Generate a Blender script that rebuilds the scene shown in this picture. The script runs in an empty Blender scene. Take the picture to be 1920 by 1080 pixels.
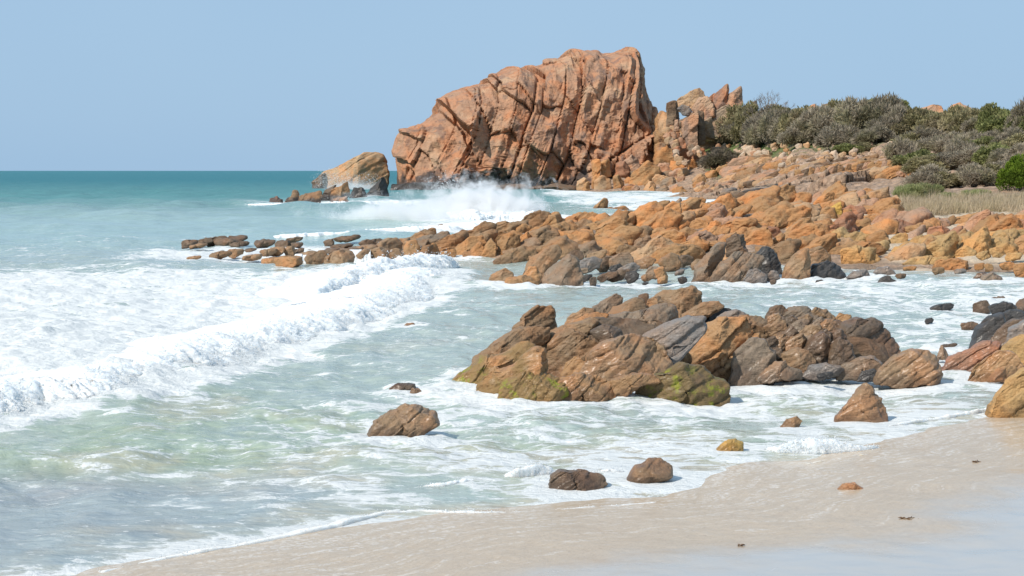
import bpy, bmesh, math, random
import numpy as np

# ------------------------------------------------------------------ camera, sky, sun, exposure
SC = bpy.context.scene
COL = SC.collection
H, F, HOR = 3.5, 3000.0, 320.0        # eye height (m), focal length in 1920-px units, horizon row
cam_d = bpy.data.cameras.new('camera')
cam = bpy.data.objects.new('camera', cam_d); COL.objects.link(cam)
cam.location = (0, 0, H); cam.rotation_euler = (math.radians(90), 0, 0)
cam_d.sensor_width = 36.0; cam_d.lens = F / 1920 * 36.0
cam_d.shift_y = -(540 - HOR) / 1920
cam_d.clip_start = 0.1; cam_d.clip_end = 80000
SC.camera = cam

SUN_DIR = np.array([-0.58, -0.46, 0.68]); SUN_DIR /= np.linalg.norm(SUN_DIR)
world = bpy.data.worlds.new('World'); SC.world = world; world.use_nodes = True
wn, wl = world.node_tree.nodes, world.node_tree.links
wn.clear()
w_out = wn.new('ShaderNodeOutputWorld'); w_bg = wn.new('ShaderNodeBackground')
w_sky = wn.new('ShaderNodeTexSky'); w_sky.sky_type = 'NISHITA'; w_sky.sun_disc = False
w_sky.sun_elevation = math.asin(SUN_DIR[2]); w_sky.sun_rotation = math.atan2(SUN_DIR[0], SUN_DIR[1])
w_sky.air_density = 1.0; w_sky.dust_density = 1.5; w_sky.ozone_density = 1.0
# thin even cloud veil over the blue sky
w_mix = wn.new('ShaderNodeMix'); w_mix.data_type = 'RGBA'
w_tc = wn.new('ShaderNodeTexCoord'); w_noise = wn.new('ShaderNodeTexNoise')
w_noise.inputs['Scale'].default_value = 1.6; w_noise.inputs['Detail'].default_value = 4
w_ramp = wn.new('ShaderNodeValToRGB')
w_ramp.color_ramp.elements[0].position = 0.3; w_ramp.color_ramp.elements[0].color = (3.5, 5.4, 7.65, 1)
w_ramp.color_ramp.elements[1].position = 0.72; w_ramp.color_ramp.elements[1].color = (4.1, 6.0, 8.05, 1)
wl.new(w_tc.outputs['Generated'], w_noise.inputs['Vector'])
wl.new(w_noise.outputs['Fac'], w_ramp.inputs['Fac'])
w_mix.inputs['Factor'].default_value = 0.92
wl.new(w_sky.outputs[0], w_mix.inputs[6]); wl.new(w_ramp.outputs[0], w_mix.inputs[7])
wl.new(w_mix.outputs[2], w_bg.inputs['Color']); w_bg.inputs['Strength'].default_value = 0.1
wl.new(w_bg.outputs[0], w_out.inputs['Surface'])

sun_d = bpy.data.lights.new('sun', 'SUN'); sun_d.energy = 5.0; sun_d.angle = math.radians(0.5); sun_d.color = (1.0, 0.93, 0.83)
sun = bpy.data.objects.new('sun', sun_d); COL.objects.link(sun)
from mathutils import Vector
sun.rotation_euler = Vector(SUN_DIR).to_track_quat('Z', 'Y').to_euler()
sun.location = (-60, -30, 60)
SC.view_settings.view_transform = 'Standard'; SC.view_settings.look = 'None'
SC.view_settings.exposure = 0.0; SC.view_settings.gamma = 1.0
SC.render.engine = 'CYCLES'
SC.cycles.max_bounces = 8; SC.cycles.volume_bounces = 5; SC.cycles.volume_step_rate = 2.0; SC.cycles.transparent_max_bounces = 6

# ------------------------------------------------------------------ numeric helpers
RNG = np.random.default_rng(11); random.seed(11)
_perm = np.random.default_rng(5).permutation(256); _perm = np.concatenate([_perm, _perm, _perm])
_grad = np.random.default_rng(6).normal(size=(256, 3)); _grad /= np.linalg.norm(_grad, axis=1, keepdims=True)

def perlin(p):
    p = np.asarray(p, float); i = np.floor(p).astype(np.int64); f = p - i; i &= 255
    u = f * f * f * (f * (f * 6 - 15) + 10)
    def g(a, b, c):
        h = _perm[_perm[_perm[(i[:, 0] + a) & 255] + ((i[:, 1] + b) & 255)] + ((i[:, 2] + c) & 255)]
        G = _grad[h]
        return G[:, 0] * (f[:, 0] - a) + G[:, 1] * (f[:, 1] - b) + G[:, 2] * (f[:, 2] - c)
    def L(a, b, t): return a + (b - a) * t
    x0 = L(g(0, 0, 0), g(1, 0, 0), u[:, 0]); x1 = L(g(0, 1, 0), g(1, 1, 0), u[:, 0])
    x2 = L(g(0, 0, 1), g(1, 0, 1), u[:, 0]); x3 = L(g(0, 1, 1), g(1, 1, 1), u[:, 0])
    return L(L(x0, x1, u[:, 1]), L(x2, x3, u[:, 1]), u[:, 2]) * 1.6

def fbm(p, o=4, gain=0.5, bill=False):
    s = 0; a = 1.0; p = np.array(p, float)
    for k in range(o):
        n = perlin(p + 17.3 * k); s = s + a * (np.abs(n) if bill else n); p = p * 2.03; a *= gain
    return s

def voro(p):
    """nearest and second-nearest jittered cell centre: F1, F2, vector to F1, four random numbers of the cell"""
    p = np.asarray(p, float); b = np.floor(p).astype(np.int64); N = len(p)
    f1 = np.full(N, 9.0); f2 = np.full(N, 9.0); v1 = np.zeros((N, 3)); h1 = np.zeros(N, np.int64)
    for a in (-1, 0, 1):
        for c in (-1, 0, 1):
            for d in (-1, 0, 1):
                q = b + (a, c, d)
                h = _perm[_perm[_perm[q[:, 0] & 255] + (q[:, 1] & 255)] + (q[:, 2] & 255)]
                ctr = q + 0.5 + 0.42 * _grad[h] * 1.2
                dv = p - ctr; ds = np.sqrt((dv ** 2).sum(1))
                m = ds < f1
                f2 = np.where(m, f1, np.minimum(f2, ds))
                f1 = np.where(m, ds, f1); v1[m] = dv[m]; h1[m] = h[m]
    return f1, f2, v1, _grad[(h1 * 7 + 3) & 255], h1 / 255.0

def sst(a, b, x):
    t = np.clip((x - a) / (b - a), 0, 1); return t * t * (3 - 2 * t)

def mesh_np(name, v, f, smooth=True):
    v = np.asarray(v, np.float32); f = np.asarray(f, np.int32); k = f.shape[1]
    me = bpy.data.meshes.new(name)
    me.vertices.add(len(v)); me.vertices.foreach_set('co', v.ravel())
    me.loops.add(f.size); me.loops.foreach_set('vertex_index', f.ravel())
    me.polygons.add(len(f)); me.polygons.foreach_set('loop_start', np.arange(0, f.size, k, dtype=np.int32))
    try: me.polygons.foreach_set('loop_total', np.full(len(f), k, np.int32))
    except Exception: pass
    me.update(calc_edges=True)
    me.polygons.foreach_set('use_smooth', np.full(len(f), smooth))
    return me

def attr(me, name, vals):
    vals = np.asarray(vals, np.float32)
    if vals.ndim == 1:
        a = me.attributes.new(name, 'FLOAT', 'POINT'); a.data.foreach_set('value', vals)
    else:
        a = me.attributes.new(name, 'FLOAT_COLOR', 'POINT')
        c = np.ones((len(vals), 4), np.float32); c[:, :3] = vals[:, :3]; a.data.foreach_set('color', c.ravel())

def vnormals(v, f):
    n = np.cross(v[f[:, 1]] - v[f[:, 0]], v[f[:, 2]] - v[f[:, 0]])
    out = np.zeros_like(v)
    for k in range(f.shape[1]):
        for c in range(3): out[:, c] += np.bincount(f[:, k], n[:, c], len(v))
    return out / (np.linalg.norm(out, axis=1, keepdims=True) + 1e-12)

_ico = {}
def ico(s):
    if s not in _ico:
        bm = bmesh.new(); bmesh.ops.create_icosphere(bm, subdivisions=s, radius=1.0)
        _ico[s] = (np.array([x.co for x in bm.verts]), np.array([[q.index for q in x.verts] for x in bm.faces]))
        bm.free()
    return _ico[s]

def grid_faces(nr, nc):
    i = np.arange(nr * nc).reshape(nr, nc)
    return np.stack([i[:-1, :-1], i[:-1, 1:], i[1:, 1:], i[1:, :-1]], -1).reshape(-1, 4)

def P(px, py, Y): return np.array([(px - 960) / F * Y, Y, H + (HOR - py) / F * Y])
def sea_Y(py, z=0.0): return (H - z) * F / (py - HOR)

def link(name, me, mat=None, parent=None, loc=None):
    o = bpy.data.objects.new(name, me); COL.objects.link(o)
    if mat: me.materials.append(mat)
    if parent: o.parent = parent
    if loc is not None: o.location = loc
    return o
def tag(o, label, cat, group=None, kind=None):
    o['label'] = label
    if cat: o['category'] = cat
    if group: o['group'] = group
    if kind: o['kind'] = kind
    return o

# ------------------------------------------------------------------ materials
def new_mat(name):
    m = bpy.data.materials.new(name); m.use_nodes = True
    nt = m.node_tree; nt.nodes.clear()
    out = nt.nodes.new('ShaderNodeOutputMaterial'); b = nt.nodes.new('ShaderNodeBsdfPrincipled')
    nt.links.new(b.outputs[0], out.inputs['Surface'])
    return m, nt, b, out
class NB:
    """tiny node-graph builder"""
    def __init__(s, nt): s.nt = nt
    def n(s, t, **kw):
        x = s.nt.nodes.new(t)
        for k, v in kw.items(): setattr(x, k, v)
        return x
    def l(s, a, b): s.nt.links.new(a, b)
    def put(s, sock, v):
        if hasattr(v, 'is_output'): s.l(v, sock)
        else: sock.default_value = v
    def noise(s, vec, scale, detail=6, rough=0.55, dist=0.0):
        x = s.n('ShaderNodeTexNoise'); s.put(x.inputs['Vector'], vec); s.put(x.inputs['Scale'], scale)
        x.inputs['Detail'].default_value = detail; x.inputs['Roughness'].default_value = rough; x.inputs['Distortion'].default_value = dist
        return x.outputs['Fac']
    def mapr(s, v, a, b, c=0.0, d=1.0, smooth=True):
        x = s.n('ShaderNodeMapRange'); x.interpolation_type = 'SMOOTHSTEP' if smooth else 'LINEAR'
        s.put(x.inputs[0], v); s.put(x.inputs[1], a); s.put(x.inputs[2], b); s.put(x.inputs[3], c); s.put(x.inputs[4], d)
        return x.outputs[0]
    def math(s, op, a, b=0.0):
        x = s.n('ShaderNodeMath', operation=op); s.put(x.inputs[0], a); s.put(x.inputs[1], b); return x.outputs[0]
    def mix(s, f, a, b, bt='MIX'):
        x = s.n('ShaderNodeMix', data_type='RGBA', blend_type=bt); s.put(x.inputs[0], f); s.put(x.inputs[6], a); s.put(x.inputs[7], b); return x.outputs[2]
    def mapping(s, vec, scale=(1, 1, 1), rot=(0, 0, 0)):
        x = s.n('ShaderNodeMapping'); s.put(x.inputs['Vector'], vec); x.inputs['Scale'].default_value = scale; x.inputs['Rotation'].default_value = rot
        return x.outputs[0]
    def bump(s, h, strength, dist, normal=None):
        x = s.n('ShaderNodeBump'); s.put(x.inputs['Height'], h); x.inputs['Strength'].default_value = strength; x.inputs['Distance'].default_value = dist
        if normal is not None: s.l(normal, x.inputs['Normal'])
        return x.outputs[0]

def rock_mat(name, tex=1.0, rough=0.8, coat=0.0, algae=False, tide=None, lichen=0.35):
    """jointed coastal granite: hue drifts, rust and grey weathering, streaks along the bedding, grain"""
    m, nt, b, out = new_mat(name); g = NB(nt)
    oi = g.n('ShaderNodeObjectInfo'); tc = g.n('ShaderNodeTexCoord')
    off = g.n('ShaderNodeVectorMath', operation='ADD'); g.l(tc.outputs['Object'], off.inputs[0])
    rv = g.math('MULTIPLY', oi.outputs['Random'], 91.0)
    cmb = g.n('ShaderNodeCombineXYZ'); g.l(rv, cmb.inputs[0]); g.l(rv, cmb.inputs[1])
    g.l(cmb.outputs[0], off.inputs[1]); V = off.outputs[0]
    Vb = g.mapping(V, (0.8, 1, 5.0), (0, math.radians(33), 0))
    col = oi.outputs['Color']
    n1 = g.noise(V, 1.1 * tex, 5); n2 = g.noise(V, 3.2 * tex, 7, 0.65, 0.6); n3 = g.noise(Vb, 1.6 * tex, 6, 0.6); n4 = g.noise(V, 22 * tex, 4, 0.7)
    c = g.mix(g.mapr(n1, 0.38, 0.68), col, g.mix(1.0, col, (1.25, 0.98, 0.78, 1), 'MULTIPLY'))
    c = g.mix(g.mapr(n2, 0.52, 0.72, 0, 0.6), c, g.mix(1.0, col, (0.42, 0.38, 0.40, 1), 'MULTIPLY'))
    c = g.mix(g.mapr(n3, 0.55, 0.72, 0, 0.42), c, g.mix(1.0, c, (0.5, 0.42, 0.38, 1), 'MULTIPLY'))
    c = g.mix(g.mapr(g.noise(V, 2.1 * tex, 5, 0.6), 0.58, 0.74, 0, lichen), c, g.mix(0.5, c, (0.42, 0.37, 0.31, 1)))
    c = g.mix(g.mapr(n4, 0.42, 0.7, 0, 0.35), c, g.mix(1.0, c, (0.55, 0.52, 0.5, 1), 'MULTIPLY'))
    geo = g.n('ShaderNodeNewGeometry'); sep = g.n('ShaderNodeSeparateXYZ'); g.l(geo.outputs['Position'], sep.inputs[0])
    z = sep.outputs[2]
    if algae:
        lo = g.math('ADD', z, g.mapr(g.noise(V, 2.0, 5, 0.6), 0.3, 0.7, -0.45, 0.45, False))
        a = g.math('MULTIPLY', g.mapr(lo, 0.02, 0.34, 1, 0), g.mapr(g.noise(V, 3.5, 6, 0.7), 0.5, 0.62))
        c = g.mix(g.mapr(lo, 0.3, 0.7, 0.65, 0), c, (0.17, 0.115, 0.035, 1))
        c = g.mix(a, c, g.mix(g.noise(V, 9, 3), (0.13, 0.16, 0.012, 1), (0.34, 0.34, 0.02, 1)))
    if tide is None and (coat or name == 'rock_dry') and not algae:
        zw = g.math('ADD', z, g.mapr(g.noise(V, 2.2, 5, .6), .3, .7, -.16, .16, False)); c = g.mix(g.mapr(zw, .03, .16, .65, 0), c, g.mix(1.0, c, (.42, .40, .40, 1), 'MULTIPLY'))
    if tide and tide > 1:
        vs = g.noise(g.mapping(V, (1, 1, .16), (0, math.radians(12), 0)), .42, 6, .6, .4)
        c = g.mix(g.mapr(vs, .52, .64, 0, .6), c, (.15, .11, .095, 1))
        c = g.mix(g.mapr(g.noise(V, .16, 5, .6), .52, .66, 0, .45), c, (.54, .37, .23, 1))
    if tide:
        zz = g.math('ADD', z, g.mapr(g.noise(V, 0.25, 5, 0.6), 0.3, 0.7, -tide * 0.9, tide * 0.9, False))
        c = g.mix(g.mapr(zz, tide * 0.7, tide * 1.35, 0.9, 0), c, (0.055, 0.045, 0.042, 1))
    g.l(c, b.inputs['Base Color'])
    g.put(b.inputs['Roughness'], g.mapr(n2, 0.3, 0.7, max(0.05, rough - 0.15), min(1, rough + 0.15)))
    if coat:
        g.put(b.inputs['Coat Weight'], g.mapr(n1, 0.35, 0.6, coat * 0.25, coat * .75)); b.inputs['Coat Roughness'].default_value = 0.32
    b.inputs['Specular IOR Level'].default_value = 0.4
    hb = g.math('ADD', g.math('MULTIPLY', g.noise(V, 7 * tex, 8, 0.68), 1.0), g.math('MULTIPLY', n3, 0.8))
    g.l(g.bump(hb, 0.9, 0.12 / tex), b.inputs['Normal'])
    return m

MAT = {
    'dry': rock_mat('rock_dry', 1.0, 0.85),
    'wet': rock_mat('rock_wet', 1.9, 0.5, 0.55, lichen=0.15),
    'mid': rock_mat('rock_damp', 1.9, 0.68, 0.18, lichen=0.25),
    'algae': rock_mat('rock_algae', 1.9, 0.6, 0.3, algae=True, lichen=0.1),
    'far': rock_mat('rock_headland', 0.28, 0.9, tide=2.6, lichen=0.45),
    'farb': rock_mat('rock_far_boulder', 0.6, 0.9),
    'spit': rock_mat('rock_spit', 0.5, 0.6, 0.3, tide=0.7),
}
PAL = {  # albedo, colour word
    'OR': ((0.435, 0.231, 0.100), 'orange'), 'VO': ((0.522, 0.217, 0.048), 'bright orange'), 'OY': ((0.435, 0.283, 0.126), 'ochre'), 'YE': ((0.452, 0.300, 0.078), 'yellow'),
    'PK': ((0.374, 0.239, 0.161), 'pinkish'), 'BR': ((0.274, 0.178, 0.100), 'brown'), 'OB': ((0.365, 0.213, 0.100), 'orange-brown'), 'DK': ((0.052, 0.049, 0.047), 'black'),
    'DB': ((0.144, 0.100, 0.065), 'dark brown'), 'GR': ((0.204, 0.187, 0.174), 'grey'), 'TN': ((0.409, 0.278, 0.165), 'tan'), 'RD': ((0.335, 0.174, 0.104), 'reddish'), 'PL': ((0.479, 0.374, 0.278), 'pale'),
    'GB': ((0.235, 0.178, 0.126), 'grey-brown'),
}

# ------------------------------------------------------------------ ground: beach sheet, land behind, sea
WL = [(-30, 3), (-14, 8), (-7, 11.4), (-3.6, 13.6), (-1.67, 15.5), (-.33, 16.3), (1.88, 17.0), (3.1, 19.0), (4.6, 20.2), (7.2, 22.4), (10.3, 25.5),
      (14.7, 32.8), (18.4, 43.7), (19.0, 54.0), (17.5, 56.5), (14.3, 57.0), (13.0, 60.0), (13.0, 90.0)]
WL = np.array(WL, float)
def shore_d(x, y):
    """signed distance (m) to the waterline, positive on the sand"""
    best = np.full(x.shape, 1e9); sgn = np.ones(x.shape)
    for a, b in zip(WL[:-1], WL[1:]):
        d = b - a; L2 = (d ** 2).sum()
        t = np.clip(((x - a[0]) * d[0] + (y - a[1]) * d[1]) / L2, 0, 1)
        qx, qy = x - a[0] - t * d[0], y - a[1] - t * d[1]
        ds = np.sqrt(qx ** 2 + qy ** 2); m = ds < best - 1e-9
        s = np.where(d[0] * (y - a[1]) - d[1] * (x - a[0]) < 0, 1.0, -1.0)
        best = np.where(m, ds, best); sgn = np.where(m, s, sgn)
    return best * sgn

def cols(tab):
    px = np.array([t[0] for t in tab], float); Y = np.array([[q[0] for q in t[1]] for t in tab], float); Z = np.array([[q[1] for q in t[1]] for t in tab], float)
    return px, Y, Z
LAND = cols([
    (200, [(58, -.8), (62, -.7), (68, -.7), (85, -.9), (150, -1.5), (220, -1.5), (260, -1.5), (320, -1.5), (420, -1.5)]),
    (500, [(58, -.5), (62, -.15), (68, -.15), (85, -.7), (150, -1.5), (220, -1.5), (260, -1.5), (320, -1.5), (420, -1.5)]),
    (760, [(61, -.5), (65, .1), (72, .3), (86, -.6), (150, -1.5), (220, -1.5), (260, -1.5), (320, -1.5), (420, -1.5)]),
    (1000, [(59, -.5), (65, .4), (75, .8), (92, -.4), (150, -1.5), (220, -1.2), (260, -1.2), (320, -.5), (420, 0)]),
    (1240, [(54, -.4), (65, .5), (80, 1.3), (98, .0), (145, -.8), (225, -1.2), (262, -.6), (300, 5.0), (420, 4)]),
    (1340, [(53, -.4), (65, .6), (82, 1.55), (100, .3), (140, -.3), (225, .7), (266, 2.9), (300, 9.0), (420, 5)]),
    (1500, [(53, -.4), (66, .6), (86, 1.75), (105, 1.0), (135, 1.0), (190, 3.5), (235, 7.0), (265, 11.3), (420, 9)]),
    (1700, [(54, -.3), (66, .7), (80, 1.35), (95, 1.95), (130, 3.0), (180, 5.0), (215, 7.5), (250, 11.0), (420, 10)]),
    (1920, [(54, -.1), (66, .85), (78, 1.35), (90, 1.85), (110, 2.9), (140, 5.4), (175, 8.4), (210, 11.2), (420, 11)]),
    (2600, [(44, -.1), (60, 1.7), (75, 3), (85, 3.5), (105, 5), (130, 7.5), (160, 10), (190, 12.5), (420, 12)]),
])
def land_col(px):
    px0, Y, Z = LAND; k = np.arange(Y.shape[1])
    return np.array([np.interp(px, px0, Y[:, j]) for j in k]), np.array([np.interp(px, px0, Z[:, j]) for j in k])
def land_z(px, Yv):
    y, z = land_col(px); return float(np.interp(Yv, y, z))
def land_hit(px, py):
    """where the sight line through a pixel meets the land: (Y, z)"""
    y, z = land_col(px); ys = np.linspace(y[0], y[-2], 600); zs = np.interp(ys, y, z); ray = H + (HOR - py) / F * ys
    m = np.where(zs >= ray)[0]
    k = m[0] if len(m) else int(np.argmin(ray - zs))
    return float(ys[k]), float(zs[k])

def build_land():
    pxs = np.linspace(200, 2600, 640); ts = np.concatenate([np.linspace(0, 3.4, 90), np.linspace(3.42, 6.2, 460), np.linspace(6.25, 8, 40)])
    V = np.zeros((len(ts), len(pxs), 3)); W = np.zeros((len(ts), len(pxs)))
    for i, px in enumerate(pxs):
        y, z = land_col(px); yy = np.interp(ts, np.arange(9), y); zz = np.interp(ts, np.arange(9), z)
        V[:, i, 0] = (px - 960) / F * yy; V[:, i, 1] = yy; V[:, i, 2] = zz
        W[:, i] = ts
    v = V.reshape(-1, 3); w = W.ravel()
    v[:, 2] += fbm(v * [.12, .12, .12], 4) * 0.5 * sst(3.5, 5.5, w) + fbm(v * [.7, .7, .7], 4) * 0.16
    # bedded rock steps across the slope
    al = sst(3.6, 4.0, w) * (1 - sst(5.6, 6.0, w)); q = np.stack([v[:, 0] * .95 + v[:, 2] * .3, v[:, 1] * .5, v[:, 2] - .22 * v[:, 0]], 1)
    q = q + .8 * np.stack([perlin(v * .2), perlin(v * .2 + 9), perlin(v * .2 + 19)], 1)
    f1, f2, vv, g_, h_ = voro(q * [.16, .22, .55]); st = (h_ - .5) * 1.5 + (g_ * vv).sum(1) * .9 - .5 * np.exp(-((f2 - f1) / .06) ** 2)
    f1, f2, vv, g_, h_ = voro(q * [.45, .6, 1.3] + 40); st += (h_ - .5) * .6 + (g_ * vv).sum(1) * .4 - .25 * np.exp(-((f2 - f1) / .08) ** 2)
    v[:, 2] += st * al * .85; v[:, 1] -= st * al * .5
    W = W - np.repeat(1.2 * sst(1345, 1300, pxs)[None, :], len(ts), 0); w = W.ravel()
    me = mesh_np('land', v, grid_faces(len(ts), len(pxs)))
    attr(me, 'row', w); attr(me, 'sandy', sst(13.2, 14.6, v[:, 0] + .8 * fbm(v * .5, 3)) * (1 - sst(2.3, 2.9, w)) * sst(.0, .25, v[:, 2]))
    m, nt, b, out = new_mat('land_ground'); g = NB(nt)
    a = g.n('ShaderNodeAttribute', attribute_name='row'); tc = g.n('ShaderNodeTexCoord'); V_ = tc.outputs['Object']
    n = g.noise(V_, 0.35, 6, 0.6); n2 = g.noise(V_, 2.5, 6, 0.7)
    rock = g.mix(n2, (.27, .185, .125, 1), (.50, .335, .22, 1)); rock = g.mix(g.mapr(n, .45, .62), rock, (.36, .235, .15, 1))
    vc = g.n('ShaderNodeTexVoronoi'); vc.inputs['Scale'].default_value = 1.6; g.l(V_, vc.inputs['Vector']); vb = g.n('ShaderNodeSeparateColor'); g.l(vc.outputs['Color'], vb.inputs[0])
    rock = g.mix(g.mapr(vb.outputs[0], 0, 1, 0, .75), rock, g.mix(vb.outputs[1], (.50, .37, .28, 1), (.36, .22, .145, 1)))
    rock = g.mix(g.mapr(vc.outputs['Distance'], .42, .66, 0, .5), rock, (.19, .13, .09, 1))
    grass = g.mix(n2, (.05, .085, .02, 1), (.16, .20, .06, 1))
    grass = g.mix(g.mapr(n, .5, .65), grass, (.19, .15, .09, 1))
    row = g.math('ADD', a.outputs['Fac'], g.mapr(n, .3, .7, -.35, .35, False))
    gc = g.mix(g.mapr(row, 5.62, 5.9), rock, grass); sa = g.n('ShaderNodeAttribute', attribute_name='sandy'); g.l(g.mix(sa.outputs['Fac'], gc, g.mix(n2, (.54, .43, .31, 1), (.68, .56, .42, 1))), b.inputs['Base Color'])
    b.inputs['Roughness'].default_value = 0.95
    g.l(g.bump(g.math('SUBTRACT', n2, vc.outputs['Distance']), 0.9, 0.4), b.inputs['Normal'])
    o = link('hillside', me, m); o['kind'] = 'structure'; o['label'] = 'rocky hillside rising behind the boulder ridge'
    return o
build_land()

def build_beach():
    # rows run away from the camera, columns across; finer near the swash
    ys = np.concatenate([np.linspace(1, 12, 40), np.linspace(12.1, 25, 260), np.linspace(25.2, 75, 150)])
    xs = np.concatenate([np.linspace(-40, -8, 30), np.linspace(-7.8, 14, 420), np.linspace(14.3, 60, 90)])
    X, Yg = np.meshgrid(xs, ys); x, y = X.ravel(), Yg.ravel()
    d = shore_d(x, y)
    z = np.where(d > 0, 0.038 * d + 0.0007 * d * d, 0.06 * d); z = np.clip(z, -1.6, 2.6)
    p = np.stack([x, y, 0 * x], 1)
    d = d + (.30 * fbm(p * [.35, .35, 1] + 3, 3) + .10 * fbm(p * [1.6, 1.6, 1], 3)) * sst(40, 30, y); z = np.where(d > 0, 0.038 * d + 0.0007 * d * d, 0.06 * d); z = np.clip(z, -1.6, 2.6)
    z = z + 0.012 * fbm(p * [.5, .5, 1], 3) + 0.004 * fbm(p * [3, 3, 1], 3) * sst(-.3, .3, d)
    me = mesh_np('beach', np.stack([x, y, z], 1), grid_faces(len(ys), len(xs)))
    attr(me, 'shore', d)
    m, nt, b, out = new_mat('beach_sand'); g = NB(nt)
    a = g.n('ShaderNodeAttribute', attribute_name='shore'); tc = g.n('ShaderNodeTexCoord'); V_ = tc.outputs['Object']
    n1 = g.noise(V_, 0.8, 5, 0.6); n2 = g.noise(V_, 9, 6, 0.7); n3 = g.noise(g.mapping(V_, (1, 3.2, 1), (0, 0, math.radians(-22))), 1.4, 7, 0.62, 0.8)
    sd = g.math('ADD', a.outputs['Fac'], g.mapr(n1, .3, .7, -.35, .35, False))
    swash = g.mapr(sd, 2.3, 3.5, 1, 0)
    c = g.mix(n2, (.385, .29, .195, 1), (.56, .435, .305, 1))
    upper = g.mix(n1, (.445, .39, .33, 1), (.50, .44, .375, 1))
    c = g.mix(swash, upper, c)
    c = g.mix(g.math('MULTIPLY', g.mapr(n2, .62, .75, 0, .5), swash), c, (.24, .165, .11, 1))
    dry = g.mapr(sd, 7.5, 9.5)
    c = g.mix(dry, c, (.60, .49, .36, 1))
    # foam left behind by the run-up in thin lines along the waterline
    sp = g.n('ShaderNodeSeparateXYZ'); g.l(V_, sp.inputs[0]); cb = g.n('ShaderNodeCombineXYZ'); g.put(cb.inputs[0], g.math('MULTIPLY', sp.outputs[0], .8)); g.put(cb.inputs[1], g.math('ADD', g.math('MULTIPLY', a.outputs['Fac'], 5.5), g.math('MULTIPLY', n1, 1.3)))
    st = g.noise(cb.outputs[0], 1.3, 7, .66, .3); st2 = g.noise(g.mapping(cb.outputs[0], (1.6, 1.6, 1)), 1.9, 6, .7, .2)
    brk = g.mapr(g.noise(V_, 17, 4, .7), .44, .58)
    thr = g.mapr(sd, 0.0, 4.5, .47, .68, False)
    fm = g.math('MULTIPLY', g.mapr(g.math('SUBTRACT', st, thr), -.01, .07), g.math('MULTIPLY', brk, .32))
    wash = g.math('MULTIPLY', g.mapr(g.math('SUBTRACT', st2, thr), -.03, .10, 0, .22), brk)
    grit = g.mapr(g.noise(V_, 30, 3, .7), .56, .68, 0, .6); c = g.mix(g.math('MULTIPLY', grit, swash), c, (.30, .21, .14, 1))
    c = g.mix(g.math('MULTIPLY', g.mapr(st2, .52, .40, 0, .18), swash), c, (.36, .255, .17, 1))
    c = g.mix(wash, c, (.70, .64, .56, 1))
    c = g.mix(fm, c, (.80, .79, .77, 1))
    g.l(c, b.inputs['Base Color'])
    r = g.mapr(sd, 2.0, 3.6, .5, .16); r = g.math('ADD', r, g.math('MULTIPLY', fm, .5)); r = g.math('ADD', r, g.math('MULTIPLY', dry, .7))
    g.put(b.inputs['Roughness'], r)
    b.inputs['IOR'].default_value = 1.36
    g.put(b.inputs['Coat Weight'], g.math('MULTIPLY', g.mapr(dry, 0, 1, .9, 0), g.mapr(swash, 0, 1, 1, .62))); b.inputs['Coat IOR'].default_value = 1.33
    g.put(b.inputs['Coat Roughness'], g.mapr(sd, 1.8, 3.8, .2, .06))
    hgt = g.math('ADD', g.math('MULTIPLY', g.math('ADD', n2, g.math('MULTIPLY', st2, .4)), swash), g.math('MULTIPLY', fm, .4))
    g.l(g.bump(hgt, .5, .03), b.inputs['Normal'])
    o = link('beach', me, m); o['kind'] = 'structure'; o['label'] = 'wet sandy beach with thin run-up of foam'
build_beach()

# breaking wave front (world line of its foot, from near to far) used by the sea's foam too
FRONT_PX = [(-420, 900), (-200, 830), (0, 782), (100, 765), (230, 748), (330, 718), (420, 690), (480, 672), (560, 648), (640, 622), (700, 596), (745, 585), (800, 560), (838, 528), (855, 512)]
FRONT = np.array([P(px, py, sea_Y(py)) for px, py in FRONT_PX])
def front_x(y): return np.interp(y, FRONT[:, 1], FRONT[:, 0])

# rocks that break the water: (x, y, radius) filled in below before the sea is built
AFOAM = []

def wave_field(x, y):
    """height of the open chop, sampled where the mesh can carry it"""
    r = np.random.default_rng(3); z = np.zeros_like(x); cell = y * y / (H * F) * 1.1
    for k in range(34):
        lam = 0.45 * (1.13 ** k); ang = r.normal(0.35, 0.75)
        kx, ky = math.cos(ang), math.sin(ang)
        amp = 0.0098 * lam ** 0.62
        fade = sst(1.0, 3.0, lam / (cell * abs(ky) + 0.004 * y + 1e-6))
        ph = r.uniform(0, 6.28)
        wob = perlin(np.stack([x / (lam * 2.7), y / (lam * 2.7), np.full_like(x, k * 3.1)], 1)) * 2.6
        s = np.sin((kx * x + ky * y) * 6.2832 / lam + ph + wob)
        z += fade * amp * (1.35 * (0.5 + 0.5 * s) ** 1.7 - 0.55)
    return z

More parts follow.
